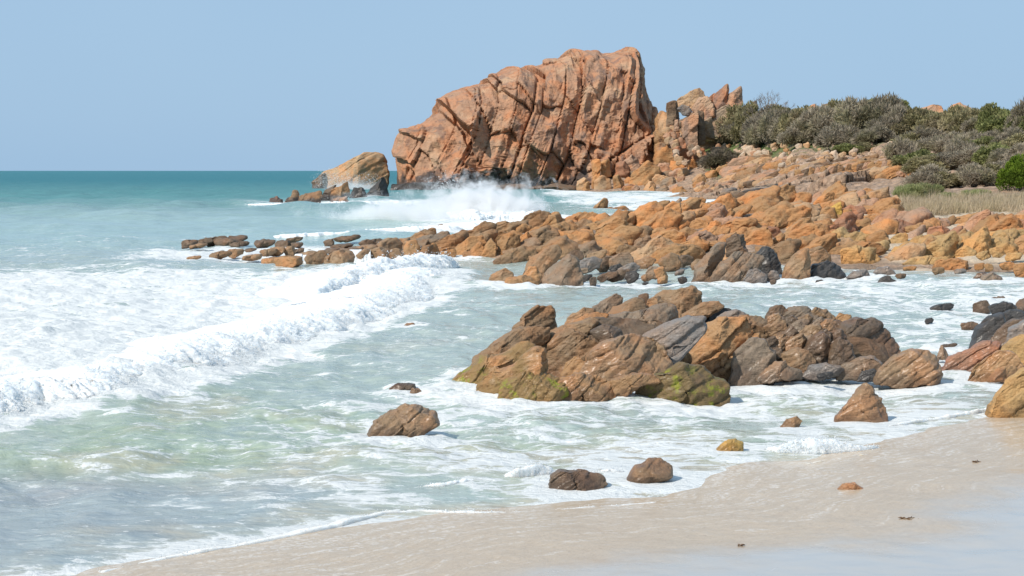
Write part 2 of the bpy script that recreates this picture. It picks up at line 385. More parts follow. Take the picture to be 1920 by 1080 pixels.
def build_sea():
    pyr = np.concatenate([np.linspace(1240, 1086, 40), np.linspace(1085, 326, 900), np.array([325, 324, 323.2, 322.4, 321.7, 321.2, 320.8, 320.5, 320.3])])
    pxc = np.concatenate([np.linspace(-3200, -330, 70), np.linspace(-320, 2240, 980), np.linspace(2250, 5200, 70)])
    Yr = H * F / (pyr - HOR)
    X = (pxc[None, :] - 960) / F * Yr[:, None]; Yg = np.repeat(Yr[:, None], len(pxc), 1)
    x, y = X.ravel(), Yg.ravel(); p2 = np.stack([x, y, 0 * x], 1)
    d = shore_d(x, y); d = np.where(y > 62, -9.0, d)
    nA = fbm(p2 * [.33, .33, 1], 4); nB = fbm(p2 * [.09, .09, 1] + 31, 3); nC = fbm(p2 * [1.1, 1.1, 1] + 5, 3)
    # ---- foam density
    far = sst(70, 130, y)
    D = 0.30 - 0.27 * far
    fx = front_x(y); back = fx - x
    bay = sst(-.5, 1.5, -back) * (1 - far)
    D += 0.10 * bay * sst(28, 34, y) * sst(6, 12, x + 0.0 * y)               # right inner bay, churned white
    D += 0.16 * sst(3.5, 8, x) * sst(26, 34, y) * (1 - sst(46, 56, y))
    plate = sst(-.3, .6, back) * sst(19.5, 22, y) * (1 - sst(50, 63, y + 4.0 * nA + 0.12 * (x + 12)))
    D = np.maximum(D, plate * (0.95 - 0.020 * np.clip(back, 0, 8) + .10 * nA))
    lip = np.exp(-((back + .1) / 1.0) ** 2) * sst(19.5, 22, y) * (1 - sst(56, 60, y)); D = np.maximum(D, lip * .80)
    reef = np.exp(-(((y - 66) / 9.5) ** 2)) * sst(-20, -12, x) * (1 - sst(-4, 1.0, x)); D = np.maximum(D, reef * .86)
    D += .22 * sst(-5, -1.0, x) * sst(14, 16, y) * (1 - sst(25, 28, y))         # churn in front of the outcrop
    D = np.maximum(D, (.60 + .2 * nA + .16 * sst(0, -2, x)) * sst(-1.5, -.3, d) * (y < 40)); D = np.maximum(D, .56 * sst(-4.0, -1.0, d) * (y < 30) * sst(-3, 0, x))
    inl = sst(110, 150, y) * (1 - sst(260, 300, y)) * sst(1, 8, x); D = np.maximum(D, inl * (.62 + .25 * nB))
    spit = np.exp(-(((y - 175) / 22) ** 2)) * sst(-34, -24, x) * (1 - sst(2, 12, x)); D = np.maximum(D, spit * .58)
    behind = sst(80, 90, y) * (1 - sst(115, 150, y)) * sst(-11, -2, x); D = np.maximum(D, behind * .85)
    for (ax, ay, ar) in AFOAM:
        q = ((x - ax) / (ar + .35)) ** 2 + ((y - ay) / (ar * 1.2 + .6)) ** 2
        D = np.maximum(D, .74 * np.exp(-(q / 1.5) ** 2))
    D += 0.13 * nA + 0.10 * nC * (1 - far)
    D = np.clip(D, 0.0, 1)
    # ---- water colour by depth and stirred-up sand, plus a painted sky reflection
    deep = np.array([.014, .16, .19]); mid = np.array([.31, .44, .41]); baycol = np.array([.365, .425, .385]); green = np.array([.31, .375, .235]); sandy = np.array([.50, .425, .31]); sky_slate = np.array([.30, .33, .36])
    L = lambda a, b, t: a + (b - a) * t[:, None]
    yy = np.log(y) + 0.06 * nB
    C = L(np.tile(baycol, (len(x), 1)), mid, sst(np.log(60), np.log(85), yy)); C = L(C, mid * .9, sst(np.log(110), np.log(150), yy)); C = L(C, np.array([.095, .265, .27]), sst(np.log(115), np.log(220), yy)); C = L(C, deep, sst(np.log(190), np.log(650), yy))
    C = L(C, green, np.clip(.9 * sst(30, 20, y) * (0.55 + 1.2 * nA), 0, 1))
    C = L(C, sky_slate, np.clip(sst(19.5, 17.6, y) * sst(0, -3, x) * (0.9 + .5 * nA), 0, 1))  # blue-grey sky reflection painted into the close water at the left
    C = L(C, sandy, np.clip(sst(-5.5, -.8, d) * (y < 45) * (.42 + 1.3 * nA + .5 * nC) + .9 * sst(-.9, -.1, d) * (y < 45), 0, 1))
    C = L(C, sandy * .9, np.clip(sst(.25, .6, nA) * sst(40, 24, y) * .5, 0, 1))
    # ---- height
    calm = 0.10 + 0.90 * sst(-.3, -4.5, d)
    z = wave_field(x, y) * calm * (1 + 1.2 * sst(80, 200, y))
    z += 0.10 * fbm(p2 * [1.3, 1.3, 1] + 9, 4, .5, True) * D * calm * (1 - far)
    z -= .035 * sst(-1.5, 0, d)
    z += 0.16 * np.exp(-((y - 19.2 - .35 * np.sin(x * .6)) / .55) ** 2) * sst(-3.9, -5.6, x) * (1 + .5 * nC)   # small green wave rising close in
    me = mesh_np('sea', np.stack([x, y, z], 1), grid_faces(len(Yr), len(pxc)))
    attr(me, 'foam', D); attr(me, 'tint', C * .9); attr(me, 'far', sst(60, 260, y))
    m, nt, b, out = new_mat('sea_water'); g = NB(nt)
    af = g.n('ShaderNodeAttribute', attribute_name='foam'); at = g.n('ShaderNodeAttribute', attribute_name='tint'); tc = g.n('ShaderNodeTexCoord'); V_ = tc.outputs['Object']
    Vs = g.mapping(V_, (.62, 1.0, 1), (0, 0, math.radians(-8)))
    n1 = g.noise(Vs, .9, 10, .70, 1.4); n2 = g.noise(Vs, 3.6, 8, .72, .9)
    vo = g.n('ShaderNodeTexVoronoi', feature='DISTANCE_TO_EDGE'); vo.inputs['Scale'].default_value = 1.9
    wv = g.n('ShaderNodeVectorMath', operation='ADD'); g.l(Vs, wv.inputs[0])
    ns = g.n('ShaderNodeTexNoise'); ns.inputs['Scale'].default_value = 1.7; ns.inputs['Detail'].default_value = 5; g.l(Vs, ns.inputs['Vector'])
    sc = g.n('ShaderNodeVectorMath', operation='SCALE'); g.l(ns.outputs['Color'], sc.inputs[0]); sc.inputs['Scale'].default_value = 1.1
    g.l(sc.outputs[0], wv.inputs[1]); g.l(wv.outputs[0], vo.inputs['Vector'])
    lace = g.mapr(vo.outputs['Distance'], 0.0, .16, 1, 0)
    s = g.math('ADD', g.math('MULTIPLY', g.mapr(n1, .3, .7, 0, 1, False), .52), g.math('MULTIPLY', g.mapr(n2, .3, .7, 0, 1, False), .34))
    s = g.math('ADD', s, g.math('MULTIPLY', lace, .13))
    th = g.math('SUBTRACT', 1.0, af.outputs['Fac'])
    mask = g.mapr(g.math('SUBTRACT', s, th), -.05, .085)
    n3 = g.noise(Vs, 8.5, 4, .62); mask = g.math('MAXIMUM', mask, g.math('MULTIPLY', g.mapr(n3, .60, .66), g.mapr(af.outputs['Fac'], .10, .42, 0, .85)))
    milk = g.mapr(g.math('SUBTRACT', s, th), -.34, .12, 0, .32)
    c = g.mix(milk, at.outputs['Color'], (.55, .62, .60, 1))
    c = g.mix(g.mapr(g.noise(Vs, .5, 5, .6), .35, .65, 0, .35), c, g.mix(1.0, c, (.72, .80, .79, 1), 'MULTIPLY'))
    g.l(c, b.inputs['Base Color']); b.inputs['IOR'].default_value = 1.33; fa = g.n('ShaderNodeAttribute', attribute_name='far').outputs['Fac']; g.put(b.inputs['Roughness'], g.mapr(fa, 0, 1, .13, .38)); g.put(b.inputs['Specular IOR Level'], g.mapr(fa, 0, 1, .42, .16))
    hb = g.math('ADD', g.math('MULTIPLY', g.noise(Vs, 4.5, 6, .6, .4), 1.0), g.math('MULTIPLY', g.noise(Vs, .8, 5, .55), 2.2))
    bp = g.bump(hb, .55, .10)
    b2 = g.n('ShaderNodeBump'); g.put(b2.inputs['Height'], g.noise(g.mapping(V_, (.75, 1.0, 1), (0, 0, .3)), .30, 7, .68, .3)); g.put(b2.inputs['Strength'], g.mapr(fa, 0, .5, 0, .85)); b2.inputs['Distance'].default_value = 1.1; g.l(bp, b2.inputs['Normal']); bp = b2.outputs[0]
    g.l(bp, b.inputs['Normal'])
    fb = g.n('ShaderNodeBsdfPrincipled'); fb.inputs['Base Color'].default_value = (.68, .695, .69, 1); fb.inputs['Roughness'].default_value = .85
    fb.inputs['Specular IOR Level'].default_value = .2
    g.l(g.bump(g.math('ADD', s, g.math('MULTIPLY', g.noise(Vs, 11, 5, .7), .4)), .65, .13), fb.inputs['Normal'])
    mx = g.n('ShaderNodeMixShader'); g.l(mask, mx.inputs[0]); g.l(b.outputs[0], mx.inputs[1]); g.l(fb.outputs[0], mx.inputs[2]); g.l(mx.outputs[0], out.inputs['Surface'])
    o = link('sea', me, m); o['kind'] = 'structure'; o['label'] = 'turquoise sea turning pale green and foamy near shore'

# ------------------------------------------------------------------ rocks
BED = np.array([[math.cos(.6), 0, math.sin(.6)], [0, 1, 0], [-math.sin(.6), 0, math.cos(.6)]])    # bedding frame
THINGS = []      # (object, x, y, z, short phrase) landmarks for the labels of the smaller rocks

def outline_r(poly, n=480):
    c = poly.mean(0)
    a = np.roll(poly, -1, 0); A = ((poly[:, 0] * a[:, 1] - a[:, 0] * poly[:, 1])); ar = A.sum() / 2
    if abs(ar) > 1e-9: c = ((poly + a) * A[:, None]).sum(0) / (6 * ar)
    th = np.linspace(-np.pi, np.pi, n, endpoint=False); dx, dz = np.cos(th), np.sin(th); best = np.zeros(n)
    for p, q in zip(poly, a):
        e = q - p; w = p - c; den = dx * e[1] - dz * e[0]; den = np.where(abs(den) < 1e-12, 1e-12, den)
        t = (w[0] * e[1] - w[1] * e[0]) / den; s = (w[0] * dz - w[1] * dx) / den
        ok = (t > 0) & (s >= -1e-6) & (s <= 1 + 1e-6); best = np.where(ok, np.maximum(best, t), best)
    z = best == 0
    if z.any(): best[z] = best[~z].mean()
    for _ in range(2): best = .25 * np.roll(best, 1) + .5 * best + .25 * np.roll(best, -1)
    return c, th, best

def chips(U, Wd, su, sw, s):
    """flat chips, each tilted its own way, meeting in sharp arrises"""
    pu, pw = U / su, Wd / sw; bu, bw = np.floor(pu).astype(int), np.floor(pw).astype(int); best = np.full(len(pu), 9.0)
    for i_ in (-1, 0, 1):
        for j_ in (-1, 0, 1):
            hsh = _perm[_perm[(bu + i_ + s) & 255] + ((bw + j_) & 255)]; gg = _grad[hsh]; g2 = _grad[(hsh * 5 + 1) & 255]
            du = pu - (bu + i_ + .5 + .4 * gg[:, 0]); dw = pw - (bw + j_ + .5 + .4 * gg[:, 1])
            best = np.minimum(best, .28 * gg[:, 2] + .9 * g2[:, 0] * du + .45 * (g2[:, 1] - .3) * dw + 2.4 * np.maximum(np.maximum(np.abs(du), np.abs(dw)) - .42, 0))
    return best

def rock_shape(poly, D, sub, seed, e=2.6, facets=9, crack=.05, amp=.05, lean=0.0, bed=1.0):
    """rock whose outline from the beach is POLY (x,z metres) and half depth D; split by joints along the bedding; centred on the outline's centroid"""
    r = np.random.default_rng(seed); d, f = ico(sub); c, th, rr = outline_r(poly)
    ang = np.arctan2(d[:, 2], d[:, 0]); s = np.sqrt(d[:, 0] ** 2 + d[:, 2] ** 2)
    R = np.interp(ang, np.append(th, np.pi), np.append(rr, rr[0]))
    k = (s ** e + np.abs(d[:, 1]) ** e + 1e-12) ** (-1 / e)
    size = math.sqrt(rr.mean() * D); rm = rr.mean()
    q = np.stack([k * s * np.cos(ang), k * d[:, 1], k * s * np.sin(ang)], 1)
    dip = .6 + r.normal(0, .13); cd, sd_ = math.cos(dip), math.sin(dip)
    sets = np.array([[-sd_, -.25, cd], [cd, -.35, sd_], [-.35, -1, .1], [.5, -1, .25], [sd_, -.3, -cd]])
    for kf in range(facets + 4):
        n = sets[r.choice(5, p=[.3, .2, .25, .15, .1])] * (1 if r.random() < .8 else -1) + r.normal(0, .17, 3); n /= np.linalg.norm(n)
        pr = q @ n; h = pr.max() * (r.uniform(.50, .80) if abs(n[1]) > .45 else r.uniform(.86, 1.0))
        q = q - np.outer(np.maximum(pr - h, 0) * .97, n)
    v = np.stack([q[:, 0] * R, q[:, 1] * D * (.45 + .55 * np.minimum(1, R / rm)), q[:, 2] * R], 1)
    v[:, 1] += lean * (v[:, 2] - v[:, 2].min())
    nr = vnormals(v, f); o = r.uniform(0, 60, 3)
    B_ = np.array([[cd, 0, sd_], [0, 1, 0], [-sd_, 0, cd]]); pb = (v @ B_.T) / size; disp = fbm(v / size * 1.5 + o, 5, .58) * amp * .5
    disp += bed * amp * .4 * fbm(pb * [.9, 1.2, 4.2] + o, 5, .6)
    for nl, wgt in ((2.6, 1.0), (6.5, .3)):          # beds standing proud of one another, with open bedding joints
        t_ = pb[:, 2] * nl + .35 * perlin(pb * [.8, 1, .5] + o) + .08 * perlin(pb * 5) + 50; kk = np.floor(t_).astype(int); fr = t_ - kk
        disp += bed * wgt * amp * (.9 * (_grad[(kk * 31 + _seed[0]) & 255, 0]) - 1.0 * np.exp(-(np.minimum(fr, 1 - fr) / .055) ** 2))
    if crack:
        wq = pb + .10 * np.stack([perlin(pb * 2 + o), 0 * disp, perlin(pb * 2 + o + 30)], 1)
        for (su, sw), am in ((( .85, .42), 2.6), ((.36, .20), 1.0), ((.16, .09), .38)):
            if am < 1 and sub < 5: break
            disp += chips(wq[:, 0] + .45 * wq[:, 1] + 7, wq[:, 2] + .2 * wq[:, 1] + 7, su, sw, int(o[0]) * 3 + int(am * 10)) * crack * am * .62
    v = v + nr * (disp * size)[:, None]
    return c, v, f

def poly_of(s): return np.array([[float(t) for t in w.split(',')] for w in s.split()])
def box_poly(cx, cy, w, h, rot, seed, n=8):
    r = np.random.default_rng(seed); a = np.sort((np.arange(n) + r.uniform(-.32, .32, n)) / n * 2 * np.pi)
    k = (np.abs(np.cos(a)) ** 3 + np.abs(np.sin(a)) ** 3) ** (-1 / 3) * r.uniform(.86, 1.08, n)
    x, y = np.cos(a) * k * w / 2, np.sin(a) * k * h / 2; t = math.radians(rot)
    return np.stack([cx + x * math.cos(t) + y * math.sin(t), cy - x * math.sin(t) + y * math.cos(t)], 1)

_seed = [100]
def rock(name, label, short, Y, colour, mat, poly, depth=None, cat='rock', group=None, sink=.15, sub=None, foam=False, **kw):
    pp = poly_of(poly) if isinstance(poly, str) else np.array(poly, float)
    w = np.ptp(pp[:, 0]); h = np.ptp(pp[:, 1]); _seed[0] += 1
    lo = pp[:, 1] > pp[:, 1].max() - .22 * h; pp = pp.copy(); pp[lo, 1] += sink * h
    wp = np.stack([(pp[:, 0] - 960) / F * Y, H + (HOR - pp[:, 1]) / F * Y], 1)
    m = max(w, h)
    if sub is None: sub = 6 if m > 105 else 5 if m > 40 else 4 if m > 16 else 3
    D = depth if depth else .42 * math.sqrt(np.ptp(wp[:, 0]) * max(np.ptp(wp[:, 1]), .6 * np.ptp(wp[:, 0])))
    c, v, f = rock_shape(wp, D, sub, _seed[0], **kw)
    zb = v[:, 2].min(); v = v - [0, 0, zb]
    o = link(name, mesh_np(name, v, f), MAT[mat], loc=(c[0], Y, c[1] + zb))
    al, word = PAL[colour]; j = np.random.default_rng(_seed[0]).uniform(.88, 1.12)
    o.color = (al[0] * j, al[1] * j, al[2] * j, 1)
    tag(o, label, cat, group)
    if short: THINGS.append((o, c[0], Y, c[1], short))
    if foam: AFOAM.append((c[0], Y - D * .6, np.ptp(wp[:, 0]) / 2))
    return o

# ---- headland
def headland():
    poly = poly_of('735,380 735,345 729,300 730,264 737,246 760,234 776,225 791,210 811,195 830,178 850,165 870,157 905,152 935,131 960,118 985,115 1018,110 1026,100 1060,93 1078,80 1098,87 1115,83 1131,81 1138,89 1160,87 1200,81 1212,87 1216,109 1222,120 1223,155 1232,185 1238,205 1246,260 1262,300 1290,350 1290,385')
    Y = 305.0
    wp = np.stack([(poly[:, 0] - 960) / F * Y, H + (HOR - poly[:, 1]) / F * Y], 1)
    d, f = ico(8); c, th, rr = outline_r(wp, 480)
    ang = np.arctan2(d[:, 2], d[:, 0]); s = np.sqrt(d[:, 0] ** 2 + d[:, 2] ** 2)
    R = np.interp(ang, np.append(th, np.pi), np.append(rr, rr[0])); e = 3.2; D = 22.0
    k = (s ** e + np.abs(d[:, 1]) ** e + 1e-12) ** (-1 / e)
    v = np.stack([k * s * np.cos(ang) * R, k * d[:, 1] * D, k * s * np.sin(ang) * R], 1)
    hz = v[:, 2] - v[:, 2].min(); v[:, 1] += .42 * hz - .42 * 14
    nr = vnormals(v, f)
    # tall blocks leaning to the right, split by steep joints
    t = math.radians(68); wp_ = .7 * np.stack([perlin(v * .10), 0 * v[:, 0], perlin(v * .10 + 31)], 1); vw = v + wp_
    U = vw[:, 0] * math.sin(t) - vw[:, 2] * math.cos(t) + .25 * v[:, 1]; Wd = vw[:, 0] * math.cos(t) + vw[:, 2] * math.sin(t)
    disp = np.zeros(len(v))
    def blocks(cw, rh, amp, tilt, cr, wd, s):
        nonlocal disp
        u = (U + 400) / cw +   .22 * perlin(np.stack([U / cw * .9, Wd / rh * .35, 0 * U + s], 1)); ci = np.floor(u).astype(int); fu = u - ci
        h1 = _grad[(ci * 53 + s * 7) & 255]; w_ = (Wd + 300) / (rh * (1 + .5 * h1[:, 0])) + 5 * h1[:, 1] + .25 * h1[:, 2] * (fu - .5) * 2 + .10 * perlin(np.stack([U, Wd, 0 * U], 1) * .35 + s); ri = np.floor(w_).astype(int); fw = w_ - ri
        h2 = _grad[_perm[(ci * 17 + ri * 101 + s) & 255]]
        e1 = np.minimum(fu, 1 - fu) * cw; e2 = np.minimum(fw, 1 - fw) * rh
        disp += h2[:, 0] * amp + (fu - .5) * (h2[:, 1] - .15) * tilt * cw + (fw - .5) * (h2[:, 2] * .6 - .3) * tilt * rh
        disp -= cr * (np.exp(-(e1 / wd) ** 2) * (.45 + .55 * np.abs(h2[:, 2])) + .6 * np.exp(-(e2 / wd) ** 2) * (h1[:, 0] > -.3))
    blocks(8.5, 17., 1.2, .42, 1.7, .14, 3); blocks(3.6, 7.5, .65, .5, 1.0, .10, 11)
    disp += chips(U, Wd, 3.1, 5.2, 7) * 1.5 + chips(U, Wd, 1.8, 1.7, 51) * .75 + chips(U, Wd, .62, 1.0, 90) * .22
    # one long diagonal cleft near the right side
    px = 960 + (v[:, 0] + c[0]) / Y * F; py = HOR - (v[:, 2] + c[1] - H) / Y * F
    ln = (py - 265) - (1195 - px) * .62; m = sst(1090, 1110, px) * (1 - sst(1225, 1235, px))
    disp -= 1.5 * m * np.exp(-(ln / 2.2) ** 2); disp += .8 * m * sst(0, 6, ln) * (1 - sst(10, 60, ln))
    disp += fbm(v * .9, 6, .62) * .12
    edge = sst(.05, .5, np.abs(nr[:, 1]))
    nf = nr * [.36, 1.0, .30]; v = v + nf * disp[:, None]
    zb = v[:, 2].min(); v = v - [0, 0, zb]
    o = link('rock_headland', mesh_np('rock_headland', v, f, False), MAT['far'], loc=(c[0], Y + 16, c[1] + zb))
    o.color = (.40, .228, .14, 1)
    tag(o, 'huge orange-brown granite headland split by steep joints, standing over the sea', 'headland'); THINGS.append((o, c[0], Y, c[1], 'granite headland'))
headland()

def crag(label, Y, colour, poly, short=None, mat='far', name='crag', cat='crag', group='jagged rocks between headland and scrub', **kw):
    kw.setdefault('facets', 6); kw.setdefault('e', 3.6)
    return rock(name, label, short, Y, colour, mat, poly, cat=cat, group=group, **kw)
crag('dark upright block next to the cliff edge of the headland', 285, 'DB', '1249,252 1250,193 1259,189 1268,189 1273,205 1273,250', 'dark upright block')
crag('grey six-sided boulder wedged between upright slabs', 281, 'GR', '1269,202 1278,196 1292,199 1298,210 1291,216 1279,213')
crag('tall flat-faced reddish slab below the six-sided grey boulder', 279, 'PK', '1276,227 1299,213 1308,206 1308,270 1290,273 1278,250', 'tall flat-faced reddish slab', crack=.02)
crag('dark right side of the tall reddish slab, shade put into its colour', 280, 'DB', '1309,207 1320,210 1323,262 1309,266')  # separate piece for the slab's right side, its shade given as dark colour
crag('tan humped crag with a knob on its top', 292, 'TN', '1258,196 1275,181 1303,168 1312,164 1321,172 1323,186 1305,203 1272,205', 'knob-topped tan crag')
crag('broken pinkish crag below the two pointed shards', 289, 'PK', '1298,205 1310,184 1326,181 1338,196 1342,215 1318,224')
crag('tallest pointed red shard on the skyline', 290, 'RD', '1337,205 1338,180 1350,168 1364,157 1367,172 1361,205 1348,212', 'tallest pointed red shard')
crag('second pointed shard with a sheer dark right edge', 289, 'PK', '1361,205 1366,178 1380,168 1391,161 1393,195 1384,212', 'second pointed shard')
crag('low reddish shoulder leaning on the tallest shard', 291, 'RD', '1322,208 1327,184 1340,173 1342,190 1338,212')
crag('grey-brown rock mass under the two shards', 288, 'GB', '1318,238 1332,206 1362,198 1392,208 1396,240 1345,250', 'grey-brown mass under the shards')
crag('grey rounded block half hidden by scrub beside the tall slab', 283, 'GB', '1311,255 1315,224 1334,218 1342,258')
crag('grey flat-topped rock behind the olive scrub', 288, 'GB', '1402,222 1408,192 1419,187 1421,222')
crag('reddish-brown body of the crag behind the upright slabs', 297, 'GB', '1244,300 1246,232 1262,212 1290,196 1330,200 1370,196 1400,214 1418,250 1410,300 1320,305', depth=6)
for label, poly in [('small pinkish crest stone nearest the bare tree', '1508,215 1514,199 1528,195 1537,215'), ('flat pinkish crest stone beside the smallest one', '1535,214 1540,197 1553,193 1562,214'), ('rounded pinkish crest stone left of the highest scrub', '1560,213 1566,192 1582,189 1592,213')]:
    crag(label, 266, 'PK', poly, mat='farb', name='boulder', cat='boulder', group='crest stones')
crag('reddish rock shoulder filling the gap right of the headland', 300, 'OB', '1222,310 1228,222 1240,207 1252,212 1266,244 1272,310', depth=5)
crag('narrow pinkish pillar in front of the dark upright block', 280, 'PK', '1263,245 1265,225 1272,224 1274,244')
crag('pinkish flat boulder on the skyline above scrub', 250, 'PK', '1718,240 1728,201 1750,195 1765,197 1770,240', 'flat skyline boulder', mat='farb', name='boulder', cat='boulder', group=None)
crag('broad pinkish dome boulder on the skyline', 248, 'PK', '1766,240 1783,196 1803,191 1819,203 1824,240', 'skyline dome boulder', mat='farb', name='boulder', cat='boulder', group=None)

G_TOE = 'boulders tumbled at the foot of the headland'
for label, Y, colour, poly, short in [
    ('tall orange pillar block leaning on the headland foot', 283, 'OR', '1109,302 1118,297 1126,299 1125,342 1111,350', 'orange pillar block'),
    ('square orange block right of the orange pillar', 285, 'OR', '1126,304 1142,297 1147,326 1127,332', None),
    ('tan rounded boulder in front of the orange pillar', 278, 'TN', '1112,364 1114,340 1128,328 1145,335 1149,364', 'tan rounded toe boulder'),
    ('dome-shaped boulder with a dark base by the surf', 280, 'TN', '1079,357 1082,339 1095,332 1105,340 1106,360', None),
    ('small rounded stone beside the dark-based dome', 279, 'OB', '1092,362 1095,346 1104,339 1108,360', None),
    ('tall split boulder just right of the tan rounded one', 277, 'OB', '1150,367 1150,331 1159,326 1171,340 1176,367', 'tall split toe boulder'),
    ('red boulder wedged above the tall split one', 285, 'RD', '1151,327 1155,306 1170,300 1181,314 1178,331', 'wedged red boulder'),
    ('big leaning slab with a pale ridge at the headland foot', 279, 'OB', '1172,352 1185,325 1215,302 1236,313 1239,330 1215,346 1187,362 1176,360', 'big leaning slab'),
    ('orange slanted block on the big leaning slab', 282, 'OR', '1200,328 1204,318 1225,318 1240,326 1233,338 1212,336', None),
    ('dark grey flat block under the right side of the big slab', 276, 'GB', '1234,348 1240,334 1260,335 1266,350', None),
    ('bright orange boulder on the rubble below the cliff', 283, 'OR', '1254,312 1258,300 1276,299 1286,311 1280,331 1260,327', 'bright orange rubble boulder'),
    ('orange boulder with an arched crest in the rubble', 281, 'OR', '1284,327 1289,306 1298,296 1313,312 1320,326 1300,334', 'arched orange boulder'),
    ('light tan boulder at the upper right of the rubble', 282, 'TN', '1313,307 1320,293 1331,296 1343,310 1341,319 1320,317', 'light tan upper boulder'),
    ('long red slab sloping down below the tall flat-faced slab', 286, 'RD', '1259,291 1275,275 1286,270 1320,280 1337,297 1310,299', 'long red sloping slab'),
    ('yellow-stained boulder near the surf', 274, 'OY', '1248,352 1261,333 1281,334 1299,350 1290,360 1260,362', 'yellow-stained toe boulder'),
    ('pointed red boulder behind the pink flat one', 274, 'RD', '1299,352 1305,335 1318,326 1341,340 1336,354', 'pointed red boulder'),
    ('pink flat boulder at the edge of the rubble', 268, 'PK', '1306,367 1315,353 1340,351 1351,359 1346,369', None),
    ('grey flat slab awash at the headland foot', 270, 'GR', '1193,367 1215,353 1240,350 1246,363 1225,370', None),
    ('longest dark grey slab at the surf line', 262, 'GR', '1222,374 1250,361 1285,358 1292,371 1260,378', None),
    ('pinkish grey block above the big leaning slab', 287, 'PK', '1168,302 1185,289 1198,300 1202,313 1180,314', None),
    ('low brown ledge at the base of the cliff', 282, 'DB', '900,362 930,345 1000,349 1060,345 1085,352 1085,366 990,368', 'low brown cliff-base ledge'),
    ('black wave-washed ledge under the cliff', 286, 'DK', '725,368 735,345 780,342 830,346 850,352 850,368', 'black wave-washed ledge'),
    ('dark ledge beyond the breaking spray', 284, 'DK', '845,368 860,347 920,344 985,349 1000,368', None),
]:
    rock('tumbled_rock', label, short, Y, colour, 'farb' if colour != 'DK' else 'spit', poly, cat='boulder', group=G_TOE, facets=7, e=3.2)

# rocks in front of the headland's left end
rock('rock_island', 'pale tan wedge-shaped rock island with a shaded right face', 'wedge-shaped rock island', 312, 'TN', 'farb', '584,358 588,345 592,333 605,323 617,319 650,302 678,289 684,286 710,286 718,292 724,305 728,325 724,352 700,362', cat='rock', e=3.2, facets=5, crack=.02, depth=7)
rock('rock', 'dark knobbly rock at the seaward end of the island', None, 306, 'DB', 'spit', '583,355 586,340 598,330 610,324 616,340 612,358')
G = 'low rocks of the spit beyond the breaking wave'
for label, colour, poly, Y in [
    ('reddish round rock at the seaward tip of the spit', 'RD', '501,382 505,372 520,367 527,373 530,383', 174),
    ('small rounded rock just inside the spit tip', 'OB', '514,384 522,373 530,373 534,384', 173),
    ('round knob standing up on the spit', 'BR', '535,381 545,364 549,357 558,356 562,365 556,377', 176),
    ('long low brown rock in the middle of the spit', 'BR', '530,384 540,371 575,362 602,358 606,372 580,383', 178),
    ('sharp triangular peak on the spit', 'OB', '613,376 620,357 640,346 653,337 656,366 640,376', 177),
    ('sloping dark rock against the triangular peak', 'DB', '598,371 608,356 632,345 620,374', 180),
    ('brown rock at the front of the spit with foam pouring past', 'OB', '571,385 585,371 600,366 604,385', 171),
    ('pinkish wet rock below the triangular peak', 'PK', '614,386 622,373 650,367 657,382', 170),
    ('black lumpy rock between spit and headland', 'DK', '654,367 662,352 682,351 690,367', 200),
    ('black slanting rock climbing to the headland', 'DK', '684,372 692,352 720,329 731,345 736,372', 205)]:
    rock('reef_rock', label, label if 'peak' in label else None, Y, colour, 'spit', poly, group=G, foam=True, sink=.3)

